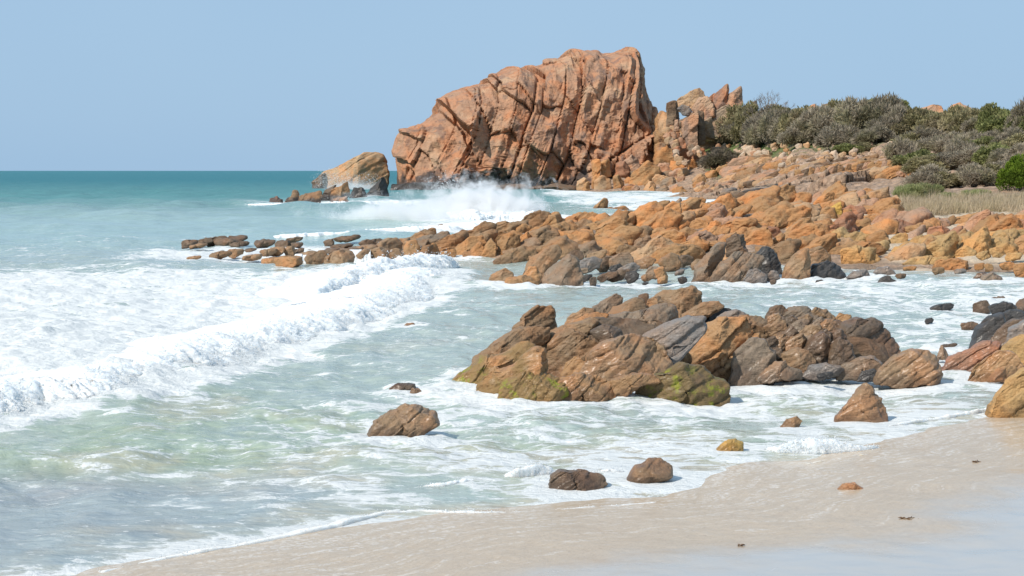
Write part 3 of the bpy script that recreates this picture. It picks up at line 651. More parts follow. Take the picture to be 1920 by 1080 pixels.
# ---- the wet outcrop in the bay (nearest group of rocks)
G = 'stones of the wet outcrop in the bay'
for label, short, Y, colour, mat, poly, kw in [
    ('steep peaked block at the left crest of the outcrop', 'steep peaked block', 28.2, 'BR', 'mid', '935,648 965,610 1000,582 1012,577 1032,577 1041,590 1046,613 1030,645 960,668', {}),
    ('long sloping slab below the peaked block', 'long sloping slab', 27.2, 'BR', 'mid', '870,705 890,668 925,643 960,624 1005,612 1026,618 1020,642 985,667 930,692 895,708', {}),
    ('lowest wet slab running down into the water', 'lowest wet slab', 26.2, 'OB', 'algae', '828,742 850,715 875,690 900,672 940,663 985,640 1001,655 975,692 940,722 900,744 860,745', {}),
    ('small algae-stained rock at the seaward tip of the outcrop', None, 25.6, 'BR', 'algae', '825,744 830,733 845,728 860,735 864,747', {}),
    ('green algae-streaked rock right of the outcrop tip', 'algae-streaked front rock', 25.3, 'OB', 'algae', '890,746 900,715 925,695 960,683 1000,653 1019,655 1023,690 1010,716 1020,747', {}),
    ('wide rock with the brightest green algae at the water', 'brightest green algae rock', 24.9, 'OB', 'algae', '938,747 945,720 985,700 1030,703 1056,715 1062,745 1010,749', {}),
    ('striated brown hump in the middle of the outcrop', 'striated brown hump', 26.1, 'BR', 'mid', '1020,690 1025,640 1045,622 1075,617 1110,628 1142,640 1142,668 1100,695 1060,702 1035,698', {}),
    ('biggest domed boulder with cracked wet sides', 'biggest domed boulder', 25.7, 'BR', 'wet', '1080,700 1110,660 1145,640 1190,631 1228,634 1245,655 1258,680 1252,705 1210,716 1150,716 1100,712', {'crack': .065}),
    ('orange-brown wet rock at the water below the domed boulder', None, 25.0, 'OB', 'wet', '1025,745 1045,715 1075,704 1120,704 1150,720 1152,742 1100,748', {}),
    ('knobbly tan stone set between hump and dome', None, 25.2, 'OB', 'mid', '1052,704 1060,680 1080,669 1101,680 1112,702 1080,714', {}),
    ('flat stone behind the striated hump', None, 27.5, 'BR', 'mid', '1010,644 1030,622 1060,611 1090,604 1122,602 1110,620 1060,642 1022,657', {}),
    ('slanted narrow stone left of the grey-topped slab', None, 28.0, 'OB', 'mid', '1048,622 1080,600 1120,587 1142,590 1130,612 1090,630 1060,632', {}),
    ('small dark stone under the grey-topped slab', None, 27.0, 'DB', 'wet', '1108,622 1130,609 1165,617 1172,634 1130,636', {}),
    ('large grey-topped slab with an orange flank', 'grey-topped slab', 28.2, 'GB', 'mid', '1128,617 1140,597 1170,590 1200,584 1250,571 1273,575 1277,602 1260,624 1215,636 1165,634', {'crack': .03}),
    ('knobbly brown stone at the back left of the outcrop', None, 30.2, 'BR', 'mid', '1055,606 1075,585 1095,574 1116,580 1117,602 1085,612', {}),
    ('rounded stone behind the knobbly one', None, 31.2, 'GB', 'mid', '1105,595 1112,575 1135,562 1155,551 1169,560 1160,582 1135,598', {}),
    ('broad brown stone on the back crest', 'broad back-crest stone', 30.0, 'BR', 'mid', '1122,598 1150,575 1190,559 1206,565 1210,582 1180,594 1140,604', {}),
    ('small round stone on the back crest', None, 31.2, 'DB', 'mid', '1188,566 1200,552 1216,551 1215,570 1200,577', {}),
    ('peaked stone beside the cracked back boulder', None, 30.2, 'BR', 'mid', '1203,582 1215,562 1235,555 1257,565 1260,578 1220,586', {}),
    ('cracked rounded boulder topping the back of the outcrop', 'cracked back boulder', 31.0, 'BR', 'mid', '1220,567 1230,552 1262,545 1295,538 1313,548 1314,567 1300,583 1275,594 1248,580', {'crack': .075}),
    ('smooth grey slab dipping left in the middle of the outcrop', 'smooth grey slab', 27.1, 'GR', 'mid', '1202,660 1210,630 1240,611 1290,597 1317,600 1324,617 1300,644 1265,660 1225,668', {'crack': .025}),
    ('black wet slab behind the grey slab', 'black wet slab', 29.0, 'DK', 'wet', '1288,610 1305,592 1340,574 1369,580 1374,592 1345,610 1310,615', {'crack': .02}),
    ('brown slab edge behind the black wet slab', None, 30.4, 'BR', 'mid', '1280,592 1320,567 1346,566 1356,575 1325,595 1290,605', {}),
    ('broad striated orange-brown flank right of the dome', 'striated orange-brown flank', 26.7, 'OB', 'mid', '1248,698 1265,665 1300,640 1330,615 1360,602 1402,600 1422,640 1432,688 1380,703 1300,703', {'bed': 1.6}),
    ('smooth dark-faced block in the right half of the outcrop', 'dark-faced block', 26.1, 'GB', 'wet', '1365,695 1380,650 1400,634 1430,637 1452,660 1448,695 1400,703', {'crack': .025}),
    ('grey flat slab at the back of the right half', None, 28.2, 'GR', 'mid', '1320,620 1350,592 1380,582 1402,590 1385,608 1340,627', {}),
    ('rounded brown stone above the dark-faced block', None, 27.5, 'BR', 'mid', '1365,615 1390,594 1430,592 1452,610 1442,628 1400,638 1375,630', {}),
    ('peaked stone on the right crest', None, 29.0, 'DB', 'mid', '1428,600 1445,578 1465,572 1477,582 1467,600 1440,606', {}),
    ('flat-topped stone on the right crest', None, 29.0, 'GB', 'mid', '1457,595 1480,575 1510,576 1532,590 1522,604 1475,606', {}),
    ('rounded pair-like stone on the right crest', None, 29.0, 'BR', 'mid', '1512,595 1530,578 1555,579 1567,595 1545,606', {}),
    ('reddish stone next to the dark dome', None, 29.0, 'OB', 'mid', '1562,606 1575,588 1595,591 1607,607 1580,612', {}),
    ('big dark brown dome ending the outcrop', 'big dark brown dome', 27.6, 'DB', 'wet', '1555,640 1575,608 1610,598 1642,603 1667,622 1684,645 1689,667 1682,690 1640,700 1600,690', {'crack': .04}),
    ('dark pointed stone on the front of the rubble', None, 26.5, 'DB', 'wet', '1500,672 1515,640 1540,624 1556,635 1562,662 1545,680 1520,680', {}),
    ('dark pointed stone touching the dark dome', None, 26.3, 'DB', 'wet', '1552,678 1560,648 1575,634 1597,648 1602,672 1580,684', {}),
    ('brown ledge under the rubble', None, 26.2, 'BR', 'wet', '1455,690 1470,662 1490,653 1515,660 1528,675 1522,697 1480,699', {}),
    ('low rock dripping in front of the dark-faced block', None, 25.6, 'GB', 'wet', '1420,704 1435,690 1455,680 1475,678 1480,690 1500,695 1503,704', {}),
    ('grey low stone at the waterline in front of the rubble', None, 26.0, 'GR', 'wet', '1505,702 1520,686 1550,682 1580,690 1578,704', {}),
    ('brown low stone below the dark dome', None, 26.0, 'GB', 'wet', '1570,702 1580,685 1605,672 1640,668 1655,680 1652,700', {}),
    ('algae-edged rock at the front right of the outcrop', 'algae-edged front right rock', 25.2, 'DB', 'algae', '1190,748 1205,717 1240,697 1275,684 1310,689 1337,703 1366,716 1362,738 1290,746 1220,750', {}),
    ('flat brown ledge between dome and algae-edged rock', None, 25.0, 'OB', 'wet', '1130,732 1150,712 1190,702 1225,704 1235,716 1200,724 1170,736', {}),
]:
    pp = poly_of(poly); cc = pp.mean(0); yb = pp[:, 1].max(); pp = cc + (pp - cc) * 1.09
    if cc[0] > 1330 and mat != 'algae': Y += 1.5
    if yb > 690: Y = max(Y, sea_Y(yb, .0) - .15)
    rock('outcrop_stone', label, short, Y, colour, mat, pp, cat='boulder', group=G, foam=True, sink=.32, **kw)
for lab, poly, Yc in [('dark bedrock showing in the gaps of the left half of the outcrop', '850,752 900,700 960,650 1040,612 1120,600 1200,596 1260,600 1290,640 1290,720 1200,740 1000,752', 27.6), ('dark bedrock showing between the stones of the right half of the outcrop', '1230,712 1260,660 1330,612 1420,598 1560,602 1640,625 1668,670 1660,703 1500,706', 29.3)]:
    rock('bedrock', lab, None, Yc, 'DB', 'mid', poly, cat='bedrock', depth=.9, sub=6)
for i, (x, y, w, h, c) in enumerate([(1455, 615, 46, 30, 'BR'), (1477, 627, 42, 28, 'DB'), (1500, 613, 46, 28, 'GB'), (1522, 622, 44, 30, 'BR'), (1541, 632, 40, 26, 'DB'), (1492, 641, 44, 28, 'BR'), (1465, 642, 42, 28, 'BR'), (1530, 647, 36, 26, 'DB'),
                                     (1552, 613, 40, 28, 'BR'), (1508, 601, 38, 22, 'BR'), (1440, 648, 40, 30, 'DB'), (1480, 604, 40, 22, 'DB'), (1450, 598, 34, 20, 'BR'), (1570, 630, 34, 26, 'DB'), (1515, 636, 30, 20, 'GB'), (1535, 606, 30, 18, 'GB'), (1425, 668, 44, 30, 'BR'), (1452, 668, 40, 30, 'DB')]):
    rock('outcrop_stone', '', None, 28.7 - .012 * (y - 600), c, 'wet', box_poly(x, y, w, h, 25, 900 + i), cat='boulder', group='rubble heaped in the middle of the outcrop', sub=5)

# ---- single rocks in the shallows and at the right
for name, label, short, Y, colour, mat, poly, kw in [
    ('boulder', 'big glossy wet boulder standing alone right of the outcrop', 'big glossy wet boulder', 26.8, 'BR', 'wet', '1636,712 1655,685 1680,665 1710,656 1745,656 1761,670 1766,702 1760,716 1690,718', {}),
    ('rock', 'small black rock at the left foot of the glossy boulder', None, 27.0, 'DK', 'wet', '1606,713 1615,697 1640,691 1647,700 1637,713', {}),
    ('rock', 'little pointed triangular rock behind the glossy boulder', None, 29.0, 'GB', 'wet', '1753,671 1766,646 1778,658 1780,672', {}),
    ('boulder', 'pyramid-shaped wet rock standing at the edge of the swash', 'pyramid-shaped rock', 22.6, 'BR', 'wet', '1562,790 1580,765 1598,748 1610,725 1625,717 1639,722 1650,745 1665,770 1665,786 1620,792', {'crack': .06}),
    ('boulder', 'big smooth orange boulder cut off by the picture edge on sand', 'big smooth orange boulder', 23.0, 'OY', 'dry', '1848,778 1865,745 1890,715 1920,692 1980,684 2010,730 1990,782 1900,782', {'crack': .015}),
    ('boulder', 'tallest black smooth boulder leaning in the side group', 'tallest black smooth boulder', 30.5, 'DK', 'wet', '1817,645 1830,615 1855,592 1880,586 1887,610 1872,642 1840,655', {'crack': .012}),
    ('rock', 'dark brown slab propped against the black smooth boulder', None, 29.8, 'DB', 'wet', '1852,645 1870,620 1900,597 1920,599 1916,622 1880,648', {}),
    ('boulder', 'dark grey boulder behind the bright ochre one', None, 29.4, 'GR', 'wet', '1882,648 1895,615 1930,598 1962,620 1952,655', {}),
    ('rock', 'reddish striated rock sloping into the side channel', 'reddish striated rock', 28.2, 'RD', 'wet', '1762,694 1780,671 1820,654 1850,639 1882,640 1887,662 1850,694 1800,702', {'bed': 1.8}),
    ('boulder', 'orange wet boulder with water washing round its foot', 'orange wet boulder', 27.0, 'OB', 'wet', '1810,714 1825,690 1850,670 1875,656 1902,662 1922,692 1900,710 1850,720', {}),
    ('boulder', 'bright ochre boulder above the orange wet one', 'bright ochre boulder', 28.0, 'OY', 'dry', '1868,664 1890,645 1915,629 1960,638 1972,672 1920,694 1890,684', {}),
    ('rock', 'small rounded tan rock in front of the orange wet boulder', None, 26.7, 'OB', 'wet', '1850,712 1870,690 1895,684 1917,693 1902,712', {}),
    ('boulder', 'wave-washed rock alone in the green shallows before the outcrop', 'wave-washed lone rock', 21.4, 'BR', 'wet', '685,814 700,790 720,774 755,762 780,757 800,764 821,780 824,796 790,808 720,816', {'crack': .06}),
    ('boulder', 'low wet brown rock with sparkling sides in the wash', 'low sparkling rock', 17.7, 'DB', 'wet', '1026,914 1032,890 1050,881 1100,884 1132,892 1142,909 1100,920 1040,922', {}),
    ('boulder', 'smooth brown rounded rock in the wash', 'smooth brown rounded rock', 18.1, 'BR', 'wet', '1170,900 1190,875 1215,861 1240,859 1264,875 1260,894 1220,905 1185,906', {'crack': .012, 'facets': 5}),
    ('rock', 'small orange stone half buried in the wet sand', None, 17.35, 'OR', 'wet', '1563,922 1580,907 1605,906 1624,919 1590,926', {'crack': .02}),
    ('rock', 'yellow stone washed over by a small wave', None, 20.0, 'YE', 'wet', '1338,844 1360,827 1380,822 1394,830 1392,845 1350,848', {}),
    ('rock', 'brown stone tip behind the splashing wave', None, 22.0, 'OB', 'wet', '1460,801 1475,786 1495,780 1505,790 1492,803', {}),
    ('rock', 'flat brown rock awash left of the outcrop tip', None, 25.8, 'DB', 'wet', '728,728 745,718 780,719 780,730', {}),
    ('rock', 'tiny dark rock beside the flat brown one', None, 25.4, 'BR', 'wet', '766,738 772,727 786,728 794,737', {}),
    ('rock', 'lone small brown rock in the open bay water', None, 36.2, 'BR', 'wet', '754,613 762,606 776,605 783,612', {}),
    ('rock', 'low reddish rock awash in the white foam', None, 53.0, 'OB', 'wet', '592,520 600,513 622,512 628,519', {}),
    ('rock', 'round grey-brown boulder with a wave breaking on it near the far sand', 'wave-struck far boulder', 49.5, 'GB', 'wet', '1836,535 1842,516 1862,510 1880,520 1887,536 1860,542', {}),
    ('rock', 'flat dark shoulder left of the wave-struck boulder', None, 50.0, 'DB', 'wet', '1824,521 1835,511 1850,511 1860,520', {}),
    ('rock', 'black pointed rock in the water off the beach boulders', 'black pointed rock', 49.8, 'DK', 'wet', '1640,532 1655,520 1665,516 1683,528 1680,534', {}),
    ('rock', 'grey rounded rock at the water edge below ochre stones', None, 52.5, 'GR', 'wet', '1636,512 1645,502 1665,500 1678,508 1680,517', {}),
]:
    rock(name, label, short, Y, colour, mat, poly, cat='rock', foam=True, **kw)
for (x, y, w, h, c, lab) in [(1768, 576, 46, 14, 'DK', 'flat black rock awash in the right of the bay'), (1840, 573, 38, 22, 'DB', 'glistening rounded rock in the foam'), (1884, 578, 58, 24, 'DK', 'peaked black rock near the black smooth boulder'), (1925, 570, 40, 26, 'DB', 'brown rock at the picture edge above the black boulders'),
                             (1742, 600, 18, 9, 'DK', 'tiny black rock between outcrop and side group'), (1817, 609, 36, 12, 'DB', 'long flat rock before the black smooth boulder'), (1620, 577, 18, 8, 'DK', 'tiny black rock behind the dark dome'), (1872, 559, 30, 8, 'DB', 'thin brown rock behind the glistening rock'),
                             (1892, 557, 16, 9, 'RD', 'little reddish stone by the thin brown rock'), (1780, 648, 34, 8, 'DB', 'flat brown rock beyond the triangular rock'), (1548, 703, 34, 12, 'DK', 'black flat stone in front of the rubble'), (1536, 527, 16, 5, 'DK', 'dark speck of rock off the leaning dark slabs'),
                             (1450, 528, 16, 8, 'DB', 'small brown rock in the water by the grey stones'), (1210, 531, 14, 5, 'DK', 'smallest dark rock in the inlet mouth'), (1112, 527, 16, 18, 'DB', 'upright little rock beside the grey dome boulder'), (1895, 592, 60, 26, 'DK', 'black rounded boulder above the propped slab')]:
    rock('rock', lab, None, sea_Y(y + h * .45, .02), c, 'wet', box_poly(x, y, w, h, 8, x), cat='rock', foam=True, sink=.3)

# ---- rocks of the inlet and the dark leaning slabs
G = 'rocks at the mouth of the inlet'
for label, short, Y, colour, poly in [
    ('big grey-black dome boulder in the inlet mouth', 'grey-black dome boulder', 48.8, 'GB', '1013,535 1020,510 1040,489 1065,476 1085,484 1093,510 1096,535 1060,541'),
    ('brown sloping boulder behind the grey-black dome', 'brown sloping boulder', 51.2, 'BR', '978,510 990,480 1020,465 1045,461 1056,475 1040,500 1015,522 985,522'),
    ('leftmost olive-brown sloping rock of the inlet group', None, 48.6, 'BR', '905,541 920,515 945,502 963,510 961,530 935,544'),
    ('low twin-humped brown rock in front of the inlet group', None, 48.0, 'OB', '932,543 950,522 985,514 1011,525 1014,542 970,545'),
    ('small tan boulder between humped rock and dome', None, 49.6, 'OB', '978,520 990,500 1005,499 1016,515 1011,532'),
    ('dark flat stone left of the grey-black dome crest', None, 52.5, 'DB', '1060,480 1075,468 1092,472 1095,484 1075,490')]:
    rock('boulder', label, short, Y, colour, 'mid', poly, cat='boulder', group=G, foam=True)
G = 'dark slabs leaning at the edge of the inlet'
for label, short, Y, colour, poly in [
    ('tall dark slab leaning right, farthest left of the dark group', 'tall leaning dark slab', 52.0, 'GB', '1290,530 1300,500 1320,474 1350,454 1364,454 1362,482 1345,505 1325,531'),
    ('upright dark block standing behind the leaning slab', 'upright dark block of the slabs', 53.2, 'DB', '1361,475 1361,448 1379,437 1396,440 1404,472 1385,480'),
    ('broad sloping brown slab in front of the upright block', 'broad sloping brown slab', 51.3, 'GB', '1325,532 1345,498 1365,478 1377,469 1422,474 1439,480 1432,500 1400,522 1370,533'),
    ('black angular slab right of the upright block', 'black angular slab', 52.5, 'DK', '1410,488 1430,462 1446,465 1464,480 1468,505 1440,516'),
    ('brown steep slab with a straight sloping left edge', 'straight-edged brown slab', 52.0, 'BR', '1460,524 1475,494 1500,469 1516,464 1520,492 1517,524'),
    ('pale grey rounded stone at the foot of the dark slabs', None, 50.8, 'GR', '1390,528 1405,507 1421,503 1437,515 1437,529'),
    ('smaller grey stone beside the pale rounded one', None, 51.0, 'GR', '1434,525 1445,507 1459,509 1464,524'),
    ('black low mass right of the steep slab', None, 52.3, 'DK', '1512,524 1522,495 1550,488 1580,500 1590,518 1560,524'),
    ('brown blocky rock behind the black low mass', None, 53.5, 'BR', '1512,500 1518,465 1540,462 1556,480 1552,505'),
    ('grey stone where the black mass meets the sand', None, 52.0, 'GR', '1585,520 1600,508 1625,506 1635,518')]:
    rock('boulder', label, short, Y, colour, 'mid' if colour != 'DK' else 'wet', poly, cat='boulder', group=G, foam=True, bed=1.3)

# ---- boulders one can tell apart on the ridge and the beach behind it
G = 'boulders of the long orange ridge'
def ridge_Y(poly, up=.35):
    p = poly_of(poly); cx = p[:, 0].mean(); yb = p[:, 1].max(); return land_hit(cx, yb - up * np.ptp(p[:, 1]))[0]
for label, short, colour, poly in [
    ('broadest orange-brown boulder in the middle of the ridge front', 'broadest mid-ridge boulder', 'OB', '1113,458 1116,430 1128,415 1152,404 1172,412 1192,432 1197,455 1170,468 1130,464'),
    ('upright square block where the ridge meets the surf', 'square surf-edge block', 'OB', '784,490 790,465 815,454 826,470 832,493'),
    ('sloping striped slab right of the square block', 'sloping striped slab', 'OB', '836,493 850,468 880,444 906,441 912,456 880,478 852,491'),
    ('lower striped slab dipping into the water', None, 'OB', '852,496 870,475 900,451 911,458 906,482 890,499'),
    ('tall orange-edged fin beside the striped slabs', 'orange-edged fin', 'OB', '894,500 905,465 920,446 931,460 930,500'),
    ('large tan-faced block with vertical cracks', 'large tan-faced block', 'OB', '926,499 930,450 955,437 976,440 980,494 950,502'),
    ('tan block with a pale top right of the cracked one', None, 'OR', '963,485 970,445 990,434 999,450 1002,478 985,494'),
    ('smooth grey-orange boulder with a bright right end', None, 'OB', '1010,460 1015,430 1046,419 1063,430 1062,458 1030,467'),
    ('grey-brown angular boulder in front of the ridge', 'grey-brown angular boulder', 'GB', '1178,476 1190,450 1215,439 1227,455 1222,480 1195,487'),
    ('slanted orange slab above the upright dark block', None, 'OR', '1308,470 1315,440 1340,424 1371,428 1364,452 1330,470'),
    ('smooth orange whaleback on the upper ridge', 'orange whaleback', 'OR', '1360,455 1375,430 1410,414 1441,420 1432,442 1390,458'),
    ('reddish whaleback overlapping the orange one', None, 'RD', '1385,455 1405,438 1435,424 1466,425 1472,442 1420,458'),
    ('bright orange stained boulder standing out on the ridge', 'bright orange stained boulder', 'VO', '1466,424 1475,405 1500,407 1507,421 1487,432'),
    ('upright yellow-stained boulder high on the ridge', 'yellow-stained boulder', 'YE', '1543,418 1555,390 1576,377 1581,405 1571,424 1548,428'),
    ('broad pinkish slab face below the dune grass', 'broad pinkish slab', 'PK', '1590,409 1600,385 1620,372 1646,372 1652,390 1641,413 1600,416'),
    ('dark grey-brown fin next to the dune grass', 'dark fin by the grass', 'DB', '1643,411 1655,380 1680,371 1684,408'),
    ('long reddish-brown slab split near its middle', 'long split slab', 'RD', '1500,458 1520,435 1570,419 1574,447 1520,457'),
    ('right half of the split reddish-brown slab', None, 'RD', '1573,446 1574,420 1600,414 1614,425 1600,443'),
    ('folded orange fan-shaped rock on the crest', 'fan-shaped crest rock', 'OR', '1520,392 1535,370 1555,360 1567,362 1562,380 1540,402'),
    ('brown ribbed crest rock above the pinkish slab', None, 'OB', '1562,392 1580,362 1620,355 1655,362 1660,376 1600,384')]:
    rock('boulder', label, short, ridge_Y(poly), colour, 'dry', poly, cat='boulder', group=G)
G = 'ochre boulders where the ridge ends on the sand'
for label, short, colour, poly in [
    ('faceted tan boulder low at the end of the ridge', 'faceted tan boulder', 'OY', '1568,494 1575,470 1605,459 1641,470 1652,488 1620,500'),
    ('long flat slab above the faceted tan boulder', 'long flat slab', 'OB', '1548,484 1555,458 1600,451 1650,454 1662,470 1640,486'),
    ('ochre low arch-topped rock beside the sand', 'arch-topped ochre rock', 'OY', '1658,484 1680,460 1720,459 1742,476 1700,486'),
    ('steep ochre slab rising to the right', 'steep ochre slab', 'OY', '1740,485 1750,465 1790,434 1801,440 1802,468 1770,487'),
    ('square orange block behind the steep ochre slab', None, 'OB', '1789,466 1795,435 1810,427 1823,440 1822,464'),
    ('smooth egg-shaped yellow-ochre boulder', 'egg-shaped ochre boulder', 'OY', '1786,490 1795,468 1812,459 1829,470 1830,491'),
    ('long low orange rock lying on the sand', 'long low orange rock', 'OR', '1748,505 1755,488 1800,484 1816,490 1814,504 1760,512'),
    ('dark-sided rounded boulder behind the arch-topped rock', None, 'OB', '1723,478 1730,455 1745,442 1761,450 1757,478'),
    ('striped slab pointing up toward the dune grass', 'striped upward slab', 'PK', '1792,438 1820,410 1850,391 1857,400 1830,428 1800,444'),
    ('rounded orange boulder right of the striped slab', None, 'OB', '1845,446 1860,423 1880,418 1893,434 1880,448'),
    ('wide orange boulder against the picture edge', None, 'OR', '1878,452 1890,430 1915,424 1950,432 1960,452 1920,462'),
    ('flat ochre shelf in front of the steep slab', None, 'OY', '1690,497 1710,483 1750,478 1785,484 1770,498 1720,503')]:
    rock('boulder', label, short, ridge_Y(poly, .2), colour, 'dry', poly, cat='boulder', group=G)
for (x, y, w, h, c, lab) in [(1837, 499, 22, 12, 'OB', 'small orange stone alone on the far sand'), (1853, 501, 20, 14, 'OB', 'small stone right of the lone orange one'), (1889, 498, 34, 14, 'OR', 'flat orange stone on the far sand'), (1915, 505, 34, 26, 'OR', 'chunky orange stone at the picture edge on far sand'),
                             (1706, 503, 30, 9, 'OB', 'flat brown stone at the water edge of the far sand'), (1760, 507, 26, 12, 'BR', 'small brown stone under the long low orange rock'), (1845, 478, 30, 16, 'OY', 'low ochre stone right of the egg-shaped boulder'), (1870, 472, 36, 18, 'OY', 'ochre stone between egg boulder and picture edge'),
                             (1900, 480, 34, 14, 'OY', 'flat ochre stone near the picture edge'), (1690, 517, 24, 9, 'DB', 'dark stone just off the far sand'), (1800, 508, 26, 9, 'GR', 'grey stone tip at the far water edge')]:
    rock('boulder', lab, None, min(57.5, sea_Y(y + h * .4, .12)), c, 'dry', box_poly(x, y, w, h, 6, x), cat='boulder')

# ---- many smaller rocks: placed by kind, each told apart by what it lies beside
AUTO = []
def auto(name, kindword, x, y, w, h, rot, colour, mat, Y, group, where, sub=None, **kw):
    o = rock(name, '', None, Y, colour, mat, box_poly(x, y, w, h, rot, _seed[0]), cat=kindword, group=group, sub=sub, **kw)
    AUTO.append((o, PAL[colour][1], w * Y, rot, kindword, where, o.location.x, Y, o.location.z)); return o
R0 = np.random.default_rng(21)
# reef left of the ridge, half under foam
for (x, y, w, h, c) in [(355, 455, 34, 12, 'DB'), (385, 452, 30, 11, 'DB'), (403, 450, 52, 13, 'DB'), (435, 449, 66, 16, 'DB'), (372, 460, 34, 6, 'BR'), (450, 456, 40, 7, 'DB'), (497, 454, 40, 12, 'DB'), (530, 456, 34, 15, 'DB'), (553, 459, 32, 9, 'DB'), (413, 477, 48, 12, 'BR'), (442, 473, 36, 14, 'BR'),
                        (363, 483, 30, 6, 'BR'), (470, 468, 24, 6, 'DB'), (520, 469, 36, 15, 'BR'), (543, 469, 26, 15, 'BR'), (503, 472, 40, 11, 'BR'), (473, 481, 40, 8, 'BR'), (507, 488, 36, 10, 'OB'), (540, 489, 60, 20, 'OB'), (577, 477, 48, 12, 'BR'), (595, 483, 46, 22, 'BR'), (622, 471, 36, 14, 'DB'), (618, 485, 26, 22, 'BR'),
                        (645, 482, 50, 30, 'BR'), (684, 479, 32, 26, 'BR'), (712, 477, 40, 30, 'BR'), (730, 460, 56, 26, 'BR'), (755, 457, 44, 22, 'BR'), (771, 464, 34, 30, 'OB'), (640, 461, 46, 9, 'DB'), (687, 455, 30, 12, 'DB'), (617, 454, 22, 10, 'DB'), (650, 446, 60, 9, 'DB'), (553, 448, 34, 8, 'DB'), (705, 452, 30, 10, 'DB'), (665, 470, 40, 14, 'DB'), (560, 470, 24, 10, 'DB'),
                        (690, 466, 46, 16, 'BR'), (740, 478, 30, 24, 'BR')]:
    auto('reef_rock', 'rock', x, y, w, h, 6, c, 'mid', sea_Y(y + h * .5, .12), 'low reef rocks washed by the surf', 'on the foam-washed reef', facets=6, sink=.35, depth=w * .012, sub=4)
    AFOAM.append(((x - 960) / F * 66, 66, .6))
# wet stones in the inlet
for (x, y, w, h, c) in [(1100, 497, 60, 24, 'GR'), (1135, 493, 42, 26, 'DB'), (1165, 490, 52, 32, 'GB'), (1178, 505, 44, 22, 'GR'), (1226, 510, 32, 22, 'GB'), (1240, 514, 26, 34, 'OB'), (1185, 518, 30, 20, 'DK'), (1160, 515, 52, 18, 'DB'), (1257, 491, 44, 30, 'BR'), (1282, 490, 42, 24, 'DB'), (1207, 492, 46, 22, 'BR'), (1140, 518, 44, 14, 'DB'),
                        (1098, 521, 26, 11, 'DK'), (1280, 524, 20, 13, 'DK'), (1205, 478, 44, 24, 'DB'), (1310, 495, 36, 22, 'BR'), (1120, 480, 44, 22, 'BR'), (1150, 474, 40, 24, 'BR'), (1230, 480, 40, 24, 'GB'), (1275, 510, 22, 10, 'GR'), (1090, 508, 34, 12, 'GB'), (1155, 503, 30, 14, 'DK'), (1213, 520, 26, 12, 'BR'), (1180, 474, 34, 22, 'GB'), (1270, 472, 44, 24, 'BR')]:
    auto('inlet_stone', 'boulder', x, y, w, h, 15, c, 'mid', sea_Y(y + h * .5, .02), 'wet stones in the shallow inlet', 'in the shallow inlet', sub=4)
    AFOAM.append(((x - 960) / F * 50, 50, .5))
# the ridge itself
def ridge_span(px):
    crest = np.interp(px, [700, 780, 870, 1000, 1100, 1200, 1300, 1400, 1500, 1600, 1660, 1700, 1760, 1830, 1930, 2050], [452, 440, 428, 412, 405, 394, 384, 378, 372, 366, 372, 412, 416, 412, 404, 400])
    front = np.interp(px, [700, 800, 900, 980, 1060, 1150, 1300, 1400, 1560, 1700, 1800, 1930, 2050], [470, 488, 494, 488, 470, 478, 500, 490, 498, 492, 478, 468, 470])
    return crest, front
pts = []
tries = 0
while len(pts) < 205 and tries < 60000:
    tries += 1
    x = R0.uniform(770, 1985); c_, f_ = ridge_span(x); t = R0.random(); y = c_ + (f_ - c_) * t
    big = .55 + .75 * t
    if all(((x - a) / (29 * big)) ** 2 + ((y - b) / (13.5 * big)) ** 2 > 1 for a, b in pts): pts.append((x, y))
pts.sort(key=lambda p: p[1])
for (x, y) in pts:
    c_, f_ = ridge_span(x); t = (y - c_) / (f_ - c_); s = (.70 + .5 * t) * min(1.75, math.exp(R0.normal(0, .34))) * (.72 if x < 930 else 1)
    Yl, zl = land_hit(x, y + 7)
    if x < 900: colset = ['BR', 'BR', 'GB', 'DB', 'GB'] if t < .5 else ['BR', 'BR', 'OB']
    elif x < 1200: colset = ['OB', 'OR', 'OB', 'BR'] if t < .75 else ['BR', 'GB', 'OB']
    elif x < 1560: colset = ['OR', 'OB', 'OR', 'TN', 'OB', 'OR', 'OR', 'PK'] if t < .8 else ['BR', 'OB', 'TN']
    else: colset = ['OR', 'PK', 'OB', 'RD', 'OB', 'TN'] if t < .5 else ['OY', 'OY', 'TN', 'OB', 'OY']
    w = 76 * s * R0.uniform(.8, 1.4); w = min(w, 118); h = 34 * s * R0.uniform(.8, 1.2)
    auto('boulder', 'boulder', x, y, w, h, R0.normal(22, 12), colset[R0.integers(len(colset))], 'dry', Yl, 'boulders of the long orange ridge', 'on the orange ridge', sub=5 if w > 80 else 4, crack=.075, facets=10, depth=.45 * w / F * Yl)
# black ledge at the back foot of the ridge and grey ledges beyond it
for (x, y, w, h) in [(1040, 410, 60, 10), (1075, 408, 40, 9), (900, 424, 70, 9), (960, 420, 60, 8), (820, 434, 60, 9)]:
    auto('rock_ledge', 'ledge', x, y, w, h, 6, 'DK', 'spit', land_hit(x, y)[0] + 6, 'black ledges behind the ridge', 'behind the orange ridge', sub=4)
for k in range(26):
    x = R0.uniform(1330, 1580); y = 372 - (x - 1330) * .085 - R0.uniform(0, 14); w = R0.uniform(26, 70)
    Yl = float(np.interp(y, [345, 372], [185, 150])); auto('rock_ledge', 'ledge', x, y, w, w * .2, 9, ['GR', 'DB', 'DK', 'GB'][R0.integers(4)], 'farb', Yl, 'grey ledges sloping into the back inlet', 'between ridge and hillside', sub=4)
